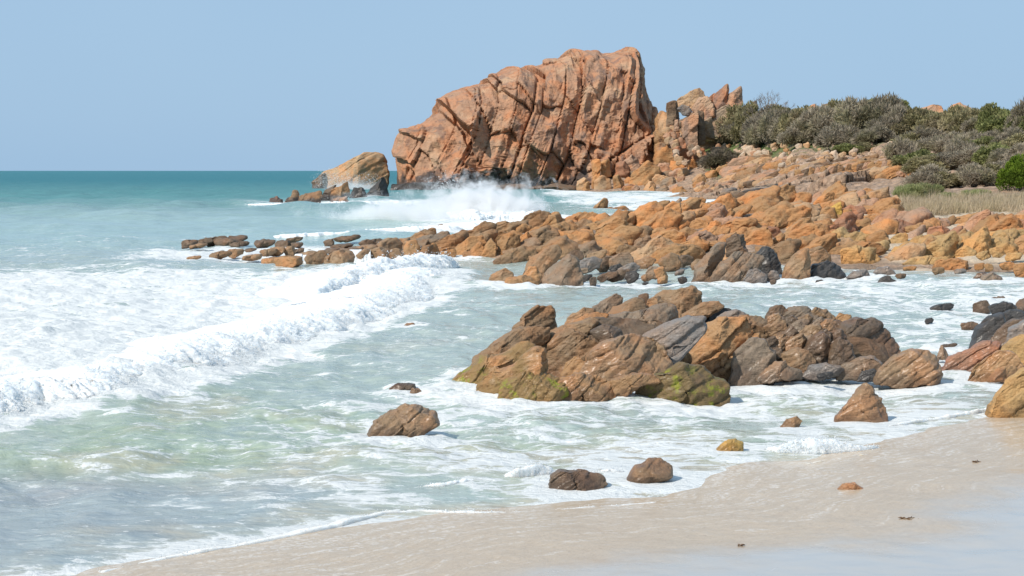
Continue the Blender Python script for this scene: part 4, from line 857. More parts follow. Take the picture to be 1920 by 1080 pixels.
# brown bedded ledges across the slope
for k in range(110):
    x = R0.uniform(1350, 1720); q = R0.random(); y = 352 - (x - 1330) * .075 - q * 48 * (1 - .3 * (x - 1350) / 370); w = R0.uniform(26, 72)
    Yl, zl = land_hit(x, y + 2); auto('rock_ledge', 'ledge', x, y, w, w * R0.uniform(.22, .38), R0.normal(15, 6), ['BR', 'PK', 'TN', 'OB', 'DB', 'PK'][R0.integers(6)], 'farb', max(Yl, 120) - 1.5, 'bedded ledges across the slope', 'on the slope behind the ridge', sub=4, bed=1.5)
for k in range(16):   # the blocky dark-faced band
    x = 1500 + k * 11.5 + R0.uniform(-3, 3); y = 328 - (x - 1500) * .1
    Yl, zl = land_hit(x, y + 8); auto('rock_ledge', 'ledge', x, y, 17, 25, 5, ['OB', 'BR', 'DB', 'PK'][R0.integers(4)], 'farb', Yl - 3, 'blocks of the steep dark-faced band', 'in the steep dark-faced band', sub=4)
# pale stones strewn below the scrub, stones in the chute beside the headland
for k in range(120):
    x = R0.uniform(1345, 1690); t = R0.random() ** 1.3; y = 272 + t * 38 - .012 * (x - 1345); w = R0.uniform(7, 19) * (1.25 if R0.random() < .12 else 1)
    Yl, zl = land_hit(x, y + w * .3); auto('stone', 'stone', x, y, w, w * R0.uniform(.55, .85), R0.normal(15, 15), ['PL', 'TN', 'PK', 'PL', 'TN'][R0.integers(5)], 'farb', Yl - .6, 'pale stones strewn below the scrub', 'strewn below the scrub', sub=3, crack=0)
for (x, y, w, h) in [(1408, 283, 34, 20), (1424, 290, 26, 18), (1440, 287, 26, 14), (1345, 281, 30, 14), (1396, 293, 20, 16)]:
    auto('stone', 'stone', x, y, w, h, -20, 'PL', 'farb', land_hit(x, y + 6)[0] - 1, 'pale stones strewn below the scrub', 'strewn below the scrub', sub=4)
for k in range(46):
    x = R0.uniform(1165, 1350); y = R0.uniform(312, 366); w = R0.uniform(16, 34); Yl = land_hit(x, y + 4)[0]
    auto('tumbled_rock', 'boulder', x, y, w, w * R0.uniform(.6, .85), R0.normal(20, 20), ['OB', 'OR', 'RD', 'PK', 'TN', 'GB', 'OB'][R0.integers(7)], 'farb', min(Yl, 285), G_TOE, 'tumbled at the headland foot', sub=4)
for k in range(44):
    t = R0.random(); y = 238 + t * 75; x = 1243 + t * 30 + R0.uniform(0, 26 + 50 * t); w = R0.uniform(9, 20)
    auto('stone', 'stone', x, y, w, w * .75, R0.uniform(-40, 40), ['PK', 'TN', 'PL', 'RD', 'GB'][R0.integers(5)], 'farb', 284 - 12 * t, 'stones in the chute beside the headland', 'in the chute beside the headland', sub=3)

def label_auto():
    items = list(AUTO)
    for o in [o for o in COL.objects if o.get('label') == '' and not any(o is a[0] for a in items)]:
        w = max(o.dimensions.x, .01); items.append((o, 'dark', w * F, 20, 'boulder', 'in the rubble heap', o.location.x, o.location.y, o.location.z))
    used = set(); by = {}
    for it in items: by.setdefault(it[5], []).append(it)
    for where, its in by.items():
        ws = sorted(i[2] for i in its); q1, q2 = ws[len(ws) // 3], ws[2 * len(ws) // 3]
        for o, colour, w, rot, kind, wh, x, y, z in its:
            size = 'small' if w < q1 else 'large' if w > q2 else 'middling'
            tilt = 'flat-lying' if abs(rot) < 12 else 'tilted' if abs(rot) < 28 else 'steeply tilted'
            cand = []
            for (lo, lx, ly, lz, s) in THINGS:
                dx, dy, dz = (x - lx) / y * F, y - ly, (z - lz) / y * F
                cand.append((abs(dx) + 1.5 * abs(dz), dx, dy, dz, s))
            cand.sort(key=lambda c: c[0])
            def rel(c):
                if abs(c[1]) < 22: return 'above' if c[3] > 12 else 'below' if c[3] < -12 else ('behind' if c[2] > 0 else 'in front of')
                return ('close by, right of' if c[1] > 0 else 'close by, left of') if abs(c[1]) < 55 else ('right of' if c[1] > 0 else 'left of')
            for adj in (f'{size} {colour}', f'{size} {tilt} {colour}', f'{tilt} {colour}'):
                done = False
                for c in cand[:6]:
                    l = f'{adj} {kind} {wh}, {rel(c)} the {c[4]}'
                    if l not in used and len(l.split()) <= 16: done = True; break
                if done: break
            if not done: l = f'{size} {tilt} {colour} {kind} {wh}, beside others alike'
            used.add(l); o['label'] = l
label_auto()
build_sea()

# ------------------------------------------------------------------ white water
def foam_mat():
    m, nt, b, out = new_mat('white_water'); g = NB(nt); tc = g.n('ShaderNodeTexCoord'); V = tc.outputs['Object']
    n = g.noise(V, 2.2, 7, .65); a = g.n('ShaderNodeAttribute', attribute_name='sand')
    c = g.mix(g.mapr(n, .35, .65), (.65, .685, .70, 1), (.715, .73, .735, 1))
    c = g.mix(g.math('MULTIPLY', a.outputs['Fac'], g.mapr(g.noise(V, 3.4, 5, .6), .28, .56)), c, (.44, .35, .235, 1))
    g.l(c, b.inputs['Base Color']); b.inputs['Roughness'].default_value = .8; b.inputs['Specular IOR Level'].default_value = .25
    bp = g.bump(g.math('ADD', g.noise(V, 6, 7, .7), g.noise(V, 19, 5, .7)), .32, .06); g.l(bp, b.inputs['Normal'])
    b.inputs['Subsurface Weight'].default_value = 1.0; b.inputs['Subsurface Radius'].default_value = (.5, .55, .6); b.inputs['Subsurface Scale'].default_value = .22; b.inputs['Subsurface Anisotropy'].default_value = .3
    return m
FOAM = foam_mat()
def drop_mat():
    m, nt, b, out = new_mat('spray_drops'); g = NB(nt)
    d = g.n('ShaderNodeBsdfDiffuse'); d.inputs['Color'].default_value = (.9, .92, .93, 1)
    t = g.n('ShaderNodeBsdfTranslucent'); t.inputs['Color'].default_value = (.9, .92, .93, 1)
    mx = g.n('ShaderNodeMixShader'); mx.inputs[0].default_value = .5
    g.l(d.outputs[0], mx.inputs[1]); g.l(t.outputs[0], mx.inputs[2]); g.l(mx.outputs[0], out.inputs['Surface'])
    return m
DROP = drop_mat()

def drops(name, label, pts, size, group=None):
    """one cloud of flung drops: little four-sided beads"""
    n = len(pts); r = np.random.default_rng(n); t = np.array([[1, 1, 1], [1, -1, -1], [-1, 1, -1], [-1, -1, 1]]) / 1.7
    q = r.normal(size=(n, 4)); q /= np.linalg.norm(q, axis=1, keepdims=True); w, x, y, z = q.T
    Rm = np.stack([np.stack([1 - 2 * (y * y + z * z), 2 * (x * y - z * w), 2 * (x * z + y * w)], -1), np.stack([2 * (x * y + z * w), 1 - 2 * (x * x + z * z), 2 * (y * z - x * w)], -1), np.stack([2 * (x * z - y * w), 2 * (y * z + x * w), 1 - 2 * (x * x + y * y)], -1)], 1)
    s = (size * np.exp(r.normal(0, .45, n)))[:, None, None]
    v = (np.einsum('nij,kj->nki', Rm, t) * s + pts[:, None, :]).reshape(-1, 3)
    f = (np.arange(n)[:, None, None] * 4 + np.array([[0, 1, 2], [0, 3, 1], [0, 2, 3], [1, 3, 2]])[None]).reshape(-1, 3)
    o = link(name, mesh_np(name, v, f), DROP); tag(o, label, None, group, 'stuff'); return o

def surf(name, label, path, width, hgt, seed, cat='wave', nu=700, nv=150, lump=1.0, frontw=.45, sand=0.0, edge=.35, group=None, decay=.16, spray=0, sprsize=.012, base=-.14, dive=.45, gate=0.0):
    """a roll of broken white water. PATH: world points of its foot with the crest on the path's left side"""
    path = np.array(path, float)[:, :2]; seg = np.append(0, np.cumsum(np.linalg.norm(np.diff(path, axis=0), axis=1)))
    # samples evenly spread as seen from the beach, so near parts are finer
    dist = np.interp(np.linspace(0, seg[-1], 400), seg, path[:, 1]); cum = np.append(0, np.cumsum(1 / dist[:-1])); u = np.interp(np.linspace(0, cum[-1], nu), cum, np.linspace(0, seg[-1], 400))
    for_s = np.stack([np.interp(u, seg, path[:, k]) for k in (0, 1)], 1)
    for _ in range(12): for_s[1:-1] = .25 * for_s[:-2] + .5 * for_s[1:-1] + .25 * for_s[2:]
    tan = np.gradient(for_s, axis=0); tan /= np.linalg.norm(tan, axis=1, keepdims=True) + 1e-9; nrm = np.stack([-tan[:, 1], tan[:, 0]], 1)
    t = np.linspace(0, 1, nv) ** 1.5; W = np.interp(u / seg[-1], [k[0] for k in width], [k[1] for k in width]); Hc = np.interp(u / seg[-1], [k[0] for k in hgt], [k[1] for k in hgt])
    uu = np.stack([u, 0 * u, 0 * u + seed], 1)
    off = edge * (fbm(uu * [.4, 1, 1], 2) + .25 * fbm(uu * [2.2, 1, 1], 2)) * np.minimum(1, Hc / .25 + .2)
    Hc = Hc * (1 + .28 * fbm(uu * [.45, 1, 1] + 9, 4))
    if gate: Hc = Hc * np.clip(.42 + gate * fbm(uu * [1.1, 1, 1] + 14, 4), .0, 1.6)
    a = t[None, :] * W[:, None]; fw = frontw * (1 + .4 * perlin(uu * [.8, 1, 1] + 4))[:, None] * np.maximum(Hc[:, None], .12) / .6
    prof = sst(0, 1, a / fw) ** .75 * (decay + (1 - decay) * np.exp(-a / (W[:, None] * .28))) * (1 - sst(.45, 1, t))[None, :]
    x = for_s[:, None, 0] + nrm[:, None, 0] * (a - off[:, None]); y = for_s[:, None, 1] + nrm[:, None, 1] * (a - off[:, None]); s_ = u / seg[-1]; z = base + prof * (Hc[:, None] - base) - dive * sst(.5, 1, t)[None, :] - (.15 + .35 * (Hc.max() > .3)) * (2 - sst(0, .05, s_) - sst(1, .95, s_))[:, None]
    v = np.stack([x, y, z], -1).reshape(-1, 3); f = grid_faces(nu, nv)
    nr = vnormals(v, f)
    if nr[:, 2].mean() < 0: nr = -nr; f = f[:, ::-1]
    sc = np.clip(Hc / .65, .22, 1.6)[:, None].repeat(nv, 1).ravel(); p = v / np.clip(sc, .45, 1.3)[:, None] + seed * 3.7
    p = p + .18 * np.stack([perlin(p * 1.7), perlin(p * 1.7 + 40), perlin(p * 1.7 + 80)], 1)
    def dome(q_): f1_ = voro(q_)[0]; return np.sqrt(np.maximum(0, 1 - (f1_ / .95) ** 2))
    lumps = .17 * dome(p * 1.5) + .12 * dome(p * 3.4 + 7) + .06 * dome(p * 7.0 + 3) - .23 + .10 * fbm(p * .8, 2) + .035 * fbm(p * 9, 3, .65)
    act = (sst(0, .25, prof / .5) * (.35 + .65 * np.exp(-a / (W[:, None] * .4)))).ravel()
    v = v + nr * (lumps * sc * lump * act)[:, None]
    v[:, 0] += .10 * perlin(p * 2.3 + 7) * act * sc
    me = mesh_np(name, v, f); attr(me, 'sand', np.full(len(v), sand) * np.maximum((1 - sst(.15, .6, t))[None, :].repeat(nu, 0).ravel(), float(sand > .5)))
    o = link(name, me, FOAM); tag(o, label, cat, group)
    if spray:
        r = np.random.default_rng(seed + 5); zz = v[:, 2].reshape(nu, nv); i = r.integers(0, nu, spray * 3); Hi = Hc[i]; keep = r.random(len(i)) < np.clip(Hi / Hc.max() + .15 + .7 * perlin(uu[i] * [.6, 1, 1] + 3), 0, 1); i = i[keep][:spray]
        j = np.clip((np.abs(r.normal(0, .16, len(i))) * nv).astype(int) + 4, 0, nv - 1); q = v.reshape(nu, nv, 3)[i, j].copy(); k = np.clip(Hc[i], .1, 1.2)
        big_ = np.where(r.random(len(i)) < .3, 1.6, .55); up = np.abs(r.normal(0, .15, len(i))) * k * big_; fwd = r.normal(.06, .16, len(i)) * k * big_
        q[:, :2] -= nrm[i] * fwd[:, None]; q[:, 2] += up
        drops('spray', f'fine white drops thrown up by the {label.split(",")[0].split(" wave ")[0]} wave', q, sprsize)
    return o

def flip(pts): return [tuple(p) for p in pts]
surf('breaking_wave', 'long broken white wave rolling towards the outcrop', FRONT[:, :2], [(0, 4.5), (.3, 5), (1, 5)], [(0, .72), (.2, .58), (.35, .68), (.5, .52), (.62, .7), (.75, .66), (.88, .92), (.97, .7), (1, .15)], 3, nu=1250, nv=190, spray=70000, sprsize=.006, frontw=1.25, edge=.6)
def W(px, py): q = P(px, py, sea_Y(py)); return (q[0], q[1])
surf('breaking_wave', 'second white roll behind the long wave, running up to the reef', [W(600, 560), W(700, 532), W(780, 512), W(850, 500), W(866, 494)], [(0, 4), (1, 5)], [(0, .2), (.3, .7), (.8, .95), (1, .1)], 8, nu=420, nv=90, spray=2500, sprsize=.016, frontw=.7)
surf('shore_wave', 'small breaking wave with a curled white crest in front of the low sparkling rock', [W(1215, 888), W(1120, 890), W(1030, 892), W(930, 902), W(830, 914), W(760, 916)][::-1], [(0, .5), (.5, .95), (1, .6)], [(0, .03), (.35, .12), (.62, .25), (.8, .22), (1, .04)], 12, base=-.08, dive=.15, gate=.7, nu=620, nv=80, spray=1500, sprsize=.005, frontw=.25, edge=.12, sand=.15)
surf('shore_wave', 'white splash bursting beside the pyramid-shaped rock', [W(1660, 838), W(1600, 843), W(1530, 846), W(1460, 846), W(1420, 842)][::-1], [(0, .5), (.5, .95), (1, .4)], [(0, .04), (.35, .36), (.6, .42), (.85, .22), (1, .02)], 15, base=-.08, dive=.15, gate=.7, nu=460, nv=80, spray=1600, sprsize=.006, frontw=.3, edge=.15)
surf('shore_wave', 'thin foam lip running along the edge of the sand', [W(140, 1085), W(300, 1050), W(440, 1024), W(560, 1000), W(640, 982), W(720, 962), W(790, 956), W(900, 962), W(1020, 958), W(1150, 950), W(1280, 938)], [(0, .7), (.5, .8), (1, .5)], [(0, .012), (.35, .016), (.5, .04), (.58, .05), (.68, .02), (1, .012)], 18, base=-.06, dive=.08, gate=1.2, nu=1100, nv=50, frontw=.14, edge=.30, lump=.3, sand=.3, spray=500, sprsize=.004)
surf('shore_wave', 'low sandy foam bore creeping past the pyramid-shaped rock', [W(1425, 884), W(1500, 872), W(1570, 862), W(1640, 852), W(1668, 843)], [(0, .2), (.5, .25), (1, .25)], [(0, .0), (.6, .02), (.85, .06), (1, .0)], 25, base=-.08, dive=.15, gate=.7, nu=360, nv=40, frontw=.1, edge=.08, sand=.9)
surf('shore_wave', 'thin white foam line beyond the pyramid-shaped rock', [W(1650, 800), W(1740, 786), W(1850, 770), W(1960, 752)], [(0, .4), (1, .5)], [(0, .02), (.4, .07), (1, .05)], 28, base=-.08, dive=.15, gate=.7, nu=360, nv=40, frontw=.12, edge=.12, sand=.3)
surf('swell', 'white surge breaking over the low spit', [(-28, 164), (-24, 161), (-20, 160), (-14, 162), (-8, 165)], [(0, 4), (1, 6)], [(0, .1), (.4, .5), (.8, .8), (1, .3)], 36, nu=360, nv=40, frontw=1.0, edge=.8)
surf('swell', 'churned white surge over the reef behind the ridge', [(-13, 84), (-9, 86), (-4, 90), (0, 95), (4, 102)], [(0, 5), (1, 9)], [(0, .15), (.4, .5), (.75, .9), (1, .4)], 39, nu=420, nv=60, frontw=1.2, edge=.8)

# wave thrown up against the back of the ridge, in front of the headland
RP = np.random.default_rng(77)
def puff(n, px, py, sx, sy, Y, sY):
    X = RP.normal(px, sx, n); Z = RP.normal(py, sy, n); Yv = RP.normal(Y, sY, n)
    q = np.stack([(X - 960) / F * Y, Yv, H + (HOR - Z) / F * Y], 1); return q[q[:, 2] > 0]
Yp = 118.0
pl = [puff(9000, 845, 372, 16, 17, Yp, 1.2), puff(9000, 880, 385, 24, 20, Yp, 1.5), puff(12000, 910, 385, 22, 16, Yp, 1.5), puff(12000, 950, 392, 30, 15, Yp, 1.5), puff(9000, 985, 395, 22, 14, Yp, 1.5), puff(5000, 1010, 402, 14, 9, Yp, 1.2),
      puff(14000, 890, 412, 60, 14, Yp, 2), puff(9000, 800, 418, 60, 14, Yp, 2), puff(7000, 730, 415, 60, 18, Yp, 2), puff(2500, 830, 352, 20, 10, Yp, 1), puff(1500, 905, 360, 8, 10, Yp, 1)]
pl = np.concatenate(pl); nz = fbm(pl * [.55, .55, .75], 4); pl = pl[nz > RP.normal(.25, .35, len(pl))]
drops('spray', 'tall white spray thrown up by a wave behind the orange ridge', pl[::2], .022)
surf('swell', 'white breaker smashing on the far side of the ridge', [(-6.5, 112), (-3.5, 113), (-1, 114), (2, 115), (3.2, 116)], [(0, 5), (1, 5)], [(0, .3), (.3, 1.7), (.6, 1.6), (.85, 1.2), (1, .2)], 42, nu=420, nv=80, frontw=1.0, edge=.7, lump=1.5)
def mist(name, label, px, pyb, w, h, dep, Y, dens, seed):
    # a drifting body of fine spray: lumpy closed shell filled with a patchy volume
    d, f = ico(4); s = Y / F; v = d * [w * s / 2, dep, h * s / 2]; v[:, 2] += h * s * .35; v = v + d * fbm(d * 2.2 + seed, 3)[:, None] * [w * s * .05, .3, h * s * .06]
    m, nt, b, out = new_mat(name); g = NB(nt); nt.nodes.remove(b); vol = g.n('ShaderNodeVolumePrincipled'); tc = g.n('ShaderNodeTexCoord')
    vm = g.n('ShaderNodeVectorMath', operation='DIVIDE'); g.l(tc.outputs['Object'], vm.inputs[0]); vm.inputs[1].default_value = (w * s / 2, dep, h * s * .85)
    ln = g.n('ShaderNodeVectorMath', operation='LENGTH'); g.l(vm.outputs[0], ln.inputs[0])
    n = g.noise(tc.outputs['Object'], 1.1, 6, .62, .5)
    fall = g.mapr(ln.outputs['Value'], .15, .95, 1, 0)
    g.put(vol.inputs['Density'], g.math('MULTIPLY', g.mapr(g.math('ADD', n, g.math('MULTIPLY', fall, .6)), .56, 1.0), dens)); vol.inputs['Color'].default_value = (.98, .985, .99, 1); vol.inputs['Anisotropy'].default_value = .2
    g.l(vol.outputs[0], out.inputs['Volume'])
    q = P(px, pyb, Y); o = link(name, mesh_np(name, v, f), m, None, (q[0], Y, q[2])); tag(o, label, None, None, 'stuff'); return o
mist('spray_mist', 'pale mist of spray hanging over the ridge from the breaking wave', 905, 422, 340, 128, 2.8, 117.0, 6.0, 5)
mist('spray_mist', 'bright cloud of fine spray blown over the back of the ridge', 850, 418, 330, 84, 2.4, 122.0, 6.0, 14)
mist('spray_mist', 'patch of mist between the rock island and the spit', 660, 358, 170, 30, 3.0, 296.0, .8, 21)
mist('spray_mist', 'thin mist of spray drifting seaward low over the reef', 740, 430, 400, 90, 2.8, 112.0, 4.0, 9)
isl = np.concatenate([puff(3500, 635, 340, 22, 9, 300, 1.5), puff(3000, 680, 344, 20, 8, 300, 1.5), puff(1500, 612, 336, 10, 9, 300, 1.5), puff(1500, 750, 366, 40, 6, 240, 2)])
drops('spray', 'white spray bursting against the wedge-shaped rock island', isl, .028)
sp = np.concatenate([puff(500, 1830, 538, 14, 6, 49, .3), puff(500, 820, 490, 26, 10, 60, .5)])
drops('spray', 'splash drops around rocks struck by small waves', sp, .005)
# falls of water draining off the reef
def fall(label, px, top, bot, w, Y):
    n, k = 26, 18; r = np.random.default_rng(px); u = np.linspace(0, 1, n)[:, None].repeat(k, 1); s = np.linspace(-1, 1, k)[None, :].repeat(n, 0)
    x = (px - 960) / F * Y + s * w / F * Y * (.5 + .3 * u); zt, zb = H + (HOR - top) / F * Y, H + (HOR - bot) / F * Y - .1
    z = zt + (zb - zt) * u ** 1.3; y = Y - .12 - .55 * np.sqrt(u)
    p = np.stack([x, y, z], -1).reshape(-1, 3); p[:, 1] += .06 * fbm(p * [6, 1, 1.2], 3)
    me = mesh_np('waterfall', p, grid_faces(n, k)); attr(me, 'sand', np.zeros(len(p))); o = link('waterfall', me, FOAM)
    sol = o.modifiers.new('thickness', 'SOLIDIFY'); sol.thickness = .05
    tag(o, label, 'waterfall', 'falls draining off the reef')
for label, px, top, bot, w in [('thin fall of water at the seaward end of the reef', 562, 478, 499, 12), ('broadest white fall pouring off the brown reef block', 569, 480, 499, 20), ('narrow slanted fall between two reef blocks', 612, 478, 497, 9), ('white fall draining right of the middle reef block', 668, 470, 494, 22), ('small fall beside the square surf-edge block', 690, 470, 492, 12)]:
    fall(label, px, top, bot, w, 59.2)

# ------------------------------------------------------------------ scrub, grass, small signs
def leaf_mat(name, c1, c2, c3):
    m, nt, b, out = new_mat(name); g = NB(nt); oi = g.n('ShaderNodeObjectInfo'); tc = g.n('ShaderNodeTexCoord'); V = tc.outputs['Object']
    a = g.n('ShaderNodeAttribute', attribute_name='leaf')
    c = g.mix(a.outputs['Fac'], c1, c2); c = g.mix(g.mapr(g.noise(V, .8, 4), .45, .65, 0, .8), c, c3)
    c = g.mix(1.0, c, oi.outputs['Color'], 'MULTIPLY')
    g.l(c, b.inputs['Base Color']); b.inputs['Roughness'].default_value = .8; b.inputs['Specular IOR Level'].default_value = .2
    t = g.n('ShaderNodeBsdfTranslucent'); g.l(c, t.inputs['Color']); mx = g.n('ShaderNodeMixShader'); mx.inputs[0].default_value = .35; g.l(b.outputs[0], mx.inputs[1]); g.l(t.outputs[0], mx.inputs[2]); g.l(mx.outputs[0], out.inputs['Surface'])
    return m
LEAF = {'grey': leaf_mat('scrub_grey', (.21, .175, .13, 1), (.42, .36, .27, 1), (.29, .265, .15, 1)),
        'olive': leaf_mat('scrub_olive', (.17, .155, .07, 1), (.38, .33, .18, 1), (.32, .26, .17, 1)),
        'green': leaf_mat('scrub_green', (.11, .125, .04, 1), (.27, .28, .11, 1), (.25, .22, .12, 1)),
        'bright': leaf_mat('scrub_bright', (.08, .14, .012, 1), (.22, .31, .03, 1), (.10, .15, .02, 1)),
        'straw': leaf_mat('grass_straw', (.36, .28, .18, 1), (.62, .51, .37, 1), (.44, .36, .22, 1)),
        'sage': leaf_mat('grass_sage', (.20, .22, .08, 1), (.42, .44, .21, 1), (.40, .36, .2, 1)),
        'yellow': leaf_mat('flower_yellow', (.16, .12, .05, 1), (.55, .48, .03, 1), (.2, .14, .09, 1))}
BARK, _nt, _b, _o = new_mat('bark'); _b.inputs['Base Color'].default_value = (.19, .155, .13, 1); _b.inputs['Roughness'].default_value = .9

def blades(base, dirv, L, w, bend=.0, r=RP):
    """thin tapering leaves: 4-sided, from BASE along DIRV"""
    n = len(base); side = np.cross(dirv, r.normal(size=(n, 3))); side /= np.linalg.norm(side, axis=1, keepdims=True) + 1e-9
    L = np.broadcast_to(L, n)[:, None]; w = np.broadcast_to(w, n)[:, None]
    mid = base + dirv * L * .5 + np.array([0, 0, 1]) * bend * L; tip = base + dirv * L
    v = np.stack([base, mid + side * w, tip, mid - side * w], 1).reshape(-1, 3)
    return v, np.arange(n * 4).reshape(n, 4)

def tube(pts, rad, k=5):
    pts = np.array(pts, float); d = np.gradient(pts, axis=0); V = []
    for p, t, r_ in zip(pts, d, rad):
        t = t / np.linalg.norm(t); a = np.cross(t, [.3, .9, .2]); a /= np.linalg.norm(a); b_ = np.cross(t, a)
        V += [p + r_ * (math.cos(q) * a + math.sin(q) * b_) for q in np.linspace(0, 6.2832, k, endpoint=False)]
    Fc = []
    for i in range(len(pts) - 1):
        for j in range(k): Fc.append([i * k + j, i * k + (j + 1) % k, (i + 1) * k + (j + 1) % k, (i + 1) * k + j])
    return np.array(V), np.array(Fc)
def join(parts):
    V, Fc, n = [], [], 0
    for v, f in parts: V.append(v); Fc.append(f + n); n += len(v)
    return np.concatenate(V), np.concatenate(Fc)

def shrub_proto(seed, clumps=26, per=150, L=.34, w=.035, up=.5, dome=1.0):
    """unit shrub about 2 m wide and 1.6 m tall: clumps of leaves on forked stems"""
    r = np.random.default_rng(seed); B, Dv, A = [], [], []; stems = []
    for c in range(clumps):
        a = r.uniform(0, 6.283); q = r.random() ** .5; h = (1 - .75 * q ** 2.2) * r.uniform(.75, 1.1) * 1.35 * dome if r.random() < .75 else r.uniform(.15, .9)
        ctr = np.array([math.cos(a) * q, math.sin(a) * q, h * .85]); rad = r.uniform(.22, .42)
        d = r.normal(size=(per, 3)); d /= np.linalg.norm(d, axis=1, keepdims=True); rr = r.random(per)[:, None] ** .45 * rad
        b_ = ctr + d * rr * [1, 1, .8]; dv = d * .7 + r.normal(size=(per, 3)) * .35 + [0, 0, up]; dv /= np.linalg.norm(dv, axis=1, keepdims=True)
        b_[:, 2] = np.maximum(b_[:, 2], .02); B.append(b_); Dv.append(dv); A.append(np.clip(r.normal(r.uniform(.2, .8), .25, per), 0, 1))
        if c % 3 == 0: stems.append(tube([[0, 0, -.1], ctr * [.4, .4, .45], ctr * [.85, .85, .9]], [.045, .03, .012]))
    B, Dv, A = np.concatenate(B), np.concatenate(Dv), np.concatenate(A)
    v, f = blades(B, Dv, L * r.uniform(.6, 1.3, len(B)), w * r.uniform(.7, 1.4, len(B)), 0, r)
    me = mesh_np('foliage', v, f, False); attr(me, 'leaf', np.repeat(A, 4))
    sv, sf = join(stems); return me, mesh_np('stem', sv, sf)
PROTO = {}
for i in range(4): PROTO['grey', i] = shrub_proto(300 + i, 34, 300, .22, .022, .3)
for i in range(2): PROTO['olive', i] = shrub_proto(320 + i, 32, 280, .17, .034, .25)
for i in range(2): PROTO['green', i] = shrub_proto(330 + i, 30, 280, .13, .042, .25)
PROTO['bright', 0] = shrub_proto(340, 34, 420, .10, .035, .5)
PROTO['yellow', 0] = shrub_proto(341, 22, 220, .12, .035, .6)
PROTO['sage', 0] = shrub_proto(342, 34, 330, .30, .016, .9, .8)
for (k, i), (me, st) in PROTO.items(): me.materials.append(LEAF[k]); st.materials.append(BARK)
SHR = []
def shrub(kind, px, pyb, wpx, hpx, label, group=None, Y=None, tint=(1, 1, 1), deep=1.0):
    Yl = Y if Y else land_hit(px, pyb)[0]; k = RP.integers(len([1 for a in PROTO if a[0] == kind])); me, st = PROTO[kind, int(k)]
    z = land_z(px, Yl); b_ = P(px, pyb, Yl); o = link('shrub', me, None, None, (b_[0], Yl, min(z, b_[2]) - .05)); s = Yl / F
    hpx = hpx * 1.12; hh = hpx * s + max(0, b_[2] - z); o.scale = (wpx * s / 2.3, wpx * s / 2.3 * deep, hh / 1.6); o.rotation_euler = (0, 0, RP.uniform(0, 6.28)); j = RP.uniform(.8, 1.15)
    o.color = (tint[0] * j, tint[1] * j, tint[2] * j, 1); tag(o, label, 'shrub', group)
    c = link('stem', st); c.parent = o; SHR.append((o, kind, px, pyb)); return o
G = 'scrub along the crest of the hillside'
for kind, px, pyb, w, h, lab in [
    ('olive', 1385, 262, 90, 68, 'olive-topped scrub leaning on the rocks below the two shards'), ('olive', 1408, 268, 70, 80, 'tall olive scrub directly right of the second shard'), ('grey', 1350, 272, 80, 45, 'grey low scrub at the foot of the shards'), ('grey', 1440, 270, 80, 55, 'grey scrub under the bare tree'),
    ('grey', 1470, 262, 90, 60, 'grey scrub right of the bare tree'), ('olive', 1510, 262, 110, 66, 'olive-grey scrub below the crest stones'), ('grey', 1545, 268, 110, 70, 'silvery streaked scrub in the middle of the crest'), ('olive', 1580, 255, 110, 66, 'olive scrub rising to the highest crest'), ('grey', 1615, 262, 110, 82, 'tall grey scrub on the highest crest'),
    ('grey', 1655, 258, 110, 80, 'broad grey-topped scrub at the right end of the high crest'), ('green', 1650, 215, 90, 34, 'dark green crown topping the high crest'), ('green', 1690, 225, 40, 40, 'dark green scrub where the high crest drops'), ('grey', 1685, 262, 70, 60, 'grey scrub at the foot of the crest drop'), ('grey', 1500, 275, 80, 40, 'low grey scrub at the edge of the green strip'),
    ('grey', 1580, 275, 90, 44, 'low brown scrub under the silvery one'), ('grey', 1640, 275, 80, 40, 'low grey scrub near the small green sign'), ('grey', 1355, 315, 80, 38, 'dark round scrub alone among the rubble boulders'), ('green', 1590, 288, 60, 22, 'low green cushion among pale stones'), ('green', 1655, 272, 40, 16, 'small green cushion near the small green sign'),
    ('green', 1320, 275, 60, 26, 'low green scrub beside the tall flat-faced slab'), ('olive', 1620, 282, 50, 16, 'small olive cushion right of the pale stones')]:
    shrub(kind, px, pyb, w, h, lab, G, tint=(.62, .6, .6) if 'dark round' in lab else (1, 1, 1))
G = 'scrub covering the right-hand slope'
for k in range(16):
    px = 1395 + k * 19 + RP.uniform(-6, 6); kd = ['grey', 'olive', 'grey'][k % 3]
    shrub(kd, px, 258 + RP.uniform(-10, 10), 85, 42 + 14 * math.sin(k * .5), f"{ {'grey': 'grey twiggy', 'olive': 'olive'}[kd] } shrub filling the scrub crest, {['first', 'second', 'third', 'fourth', 'fifth', 'sixth', 'seventh', 'eighth', 'ninth', 'tenth', 'eleventh', 'twelfth', 'thirteenth', 'fourteenth', 'fifteenth', 'sixteenth'][k]} along from the two shards", G)
G = 'scrub covering the right-hand slope'
rows = [(262, 1700, 1990, 56, 66, 13, 64), (288, 1715, 2000, 50, 70, 12, 44), (318, 1690, 2030, 52, 78, 13, 46), (345, 1745, 2060, 60, 78, 10, 42)]
marks = [(1728, 'the pale post'), (1690, 'the drop of the high crest'), (1745, 'the flat skyline boulder'), (1795, 'the skyline dome boulder'), (1890, 'the bright green bush'), (1720, 'the sage tussock'), (1850, 'the dry dune grass')]
used_s = set()
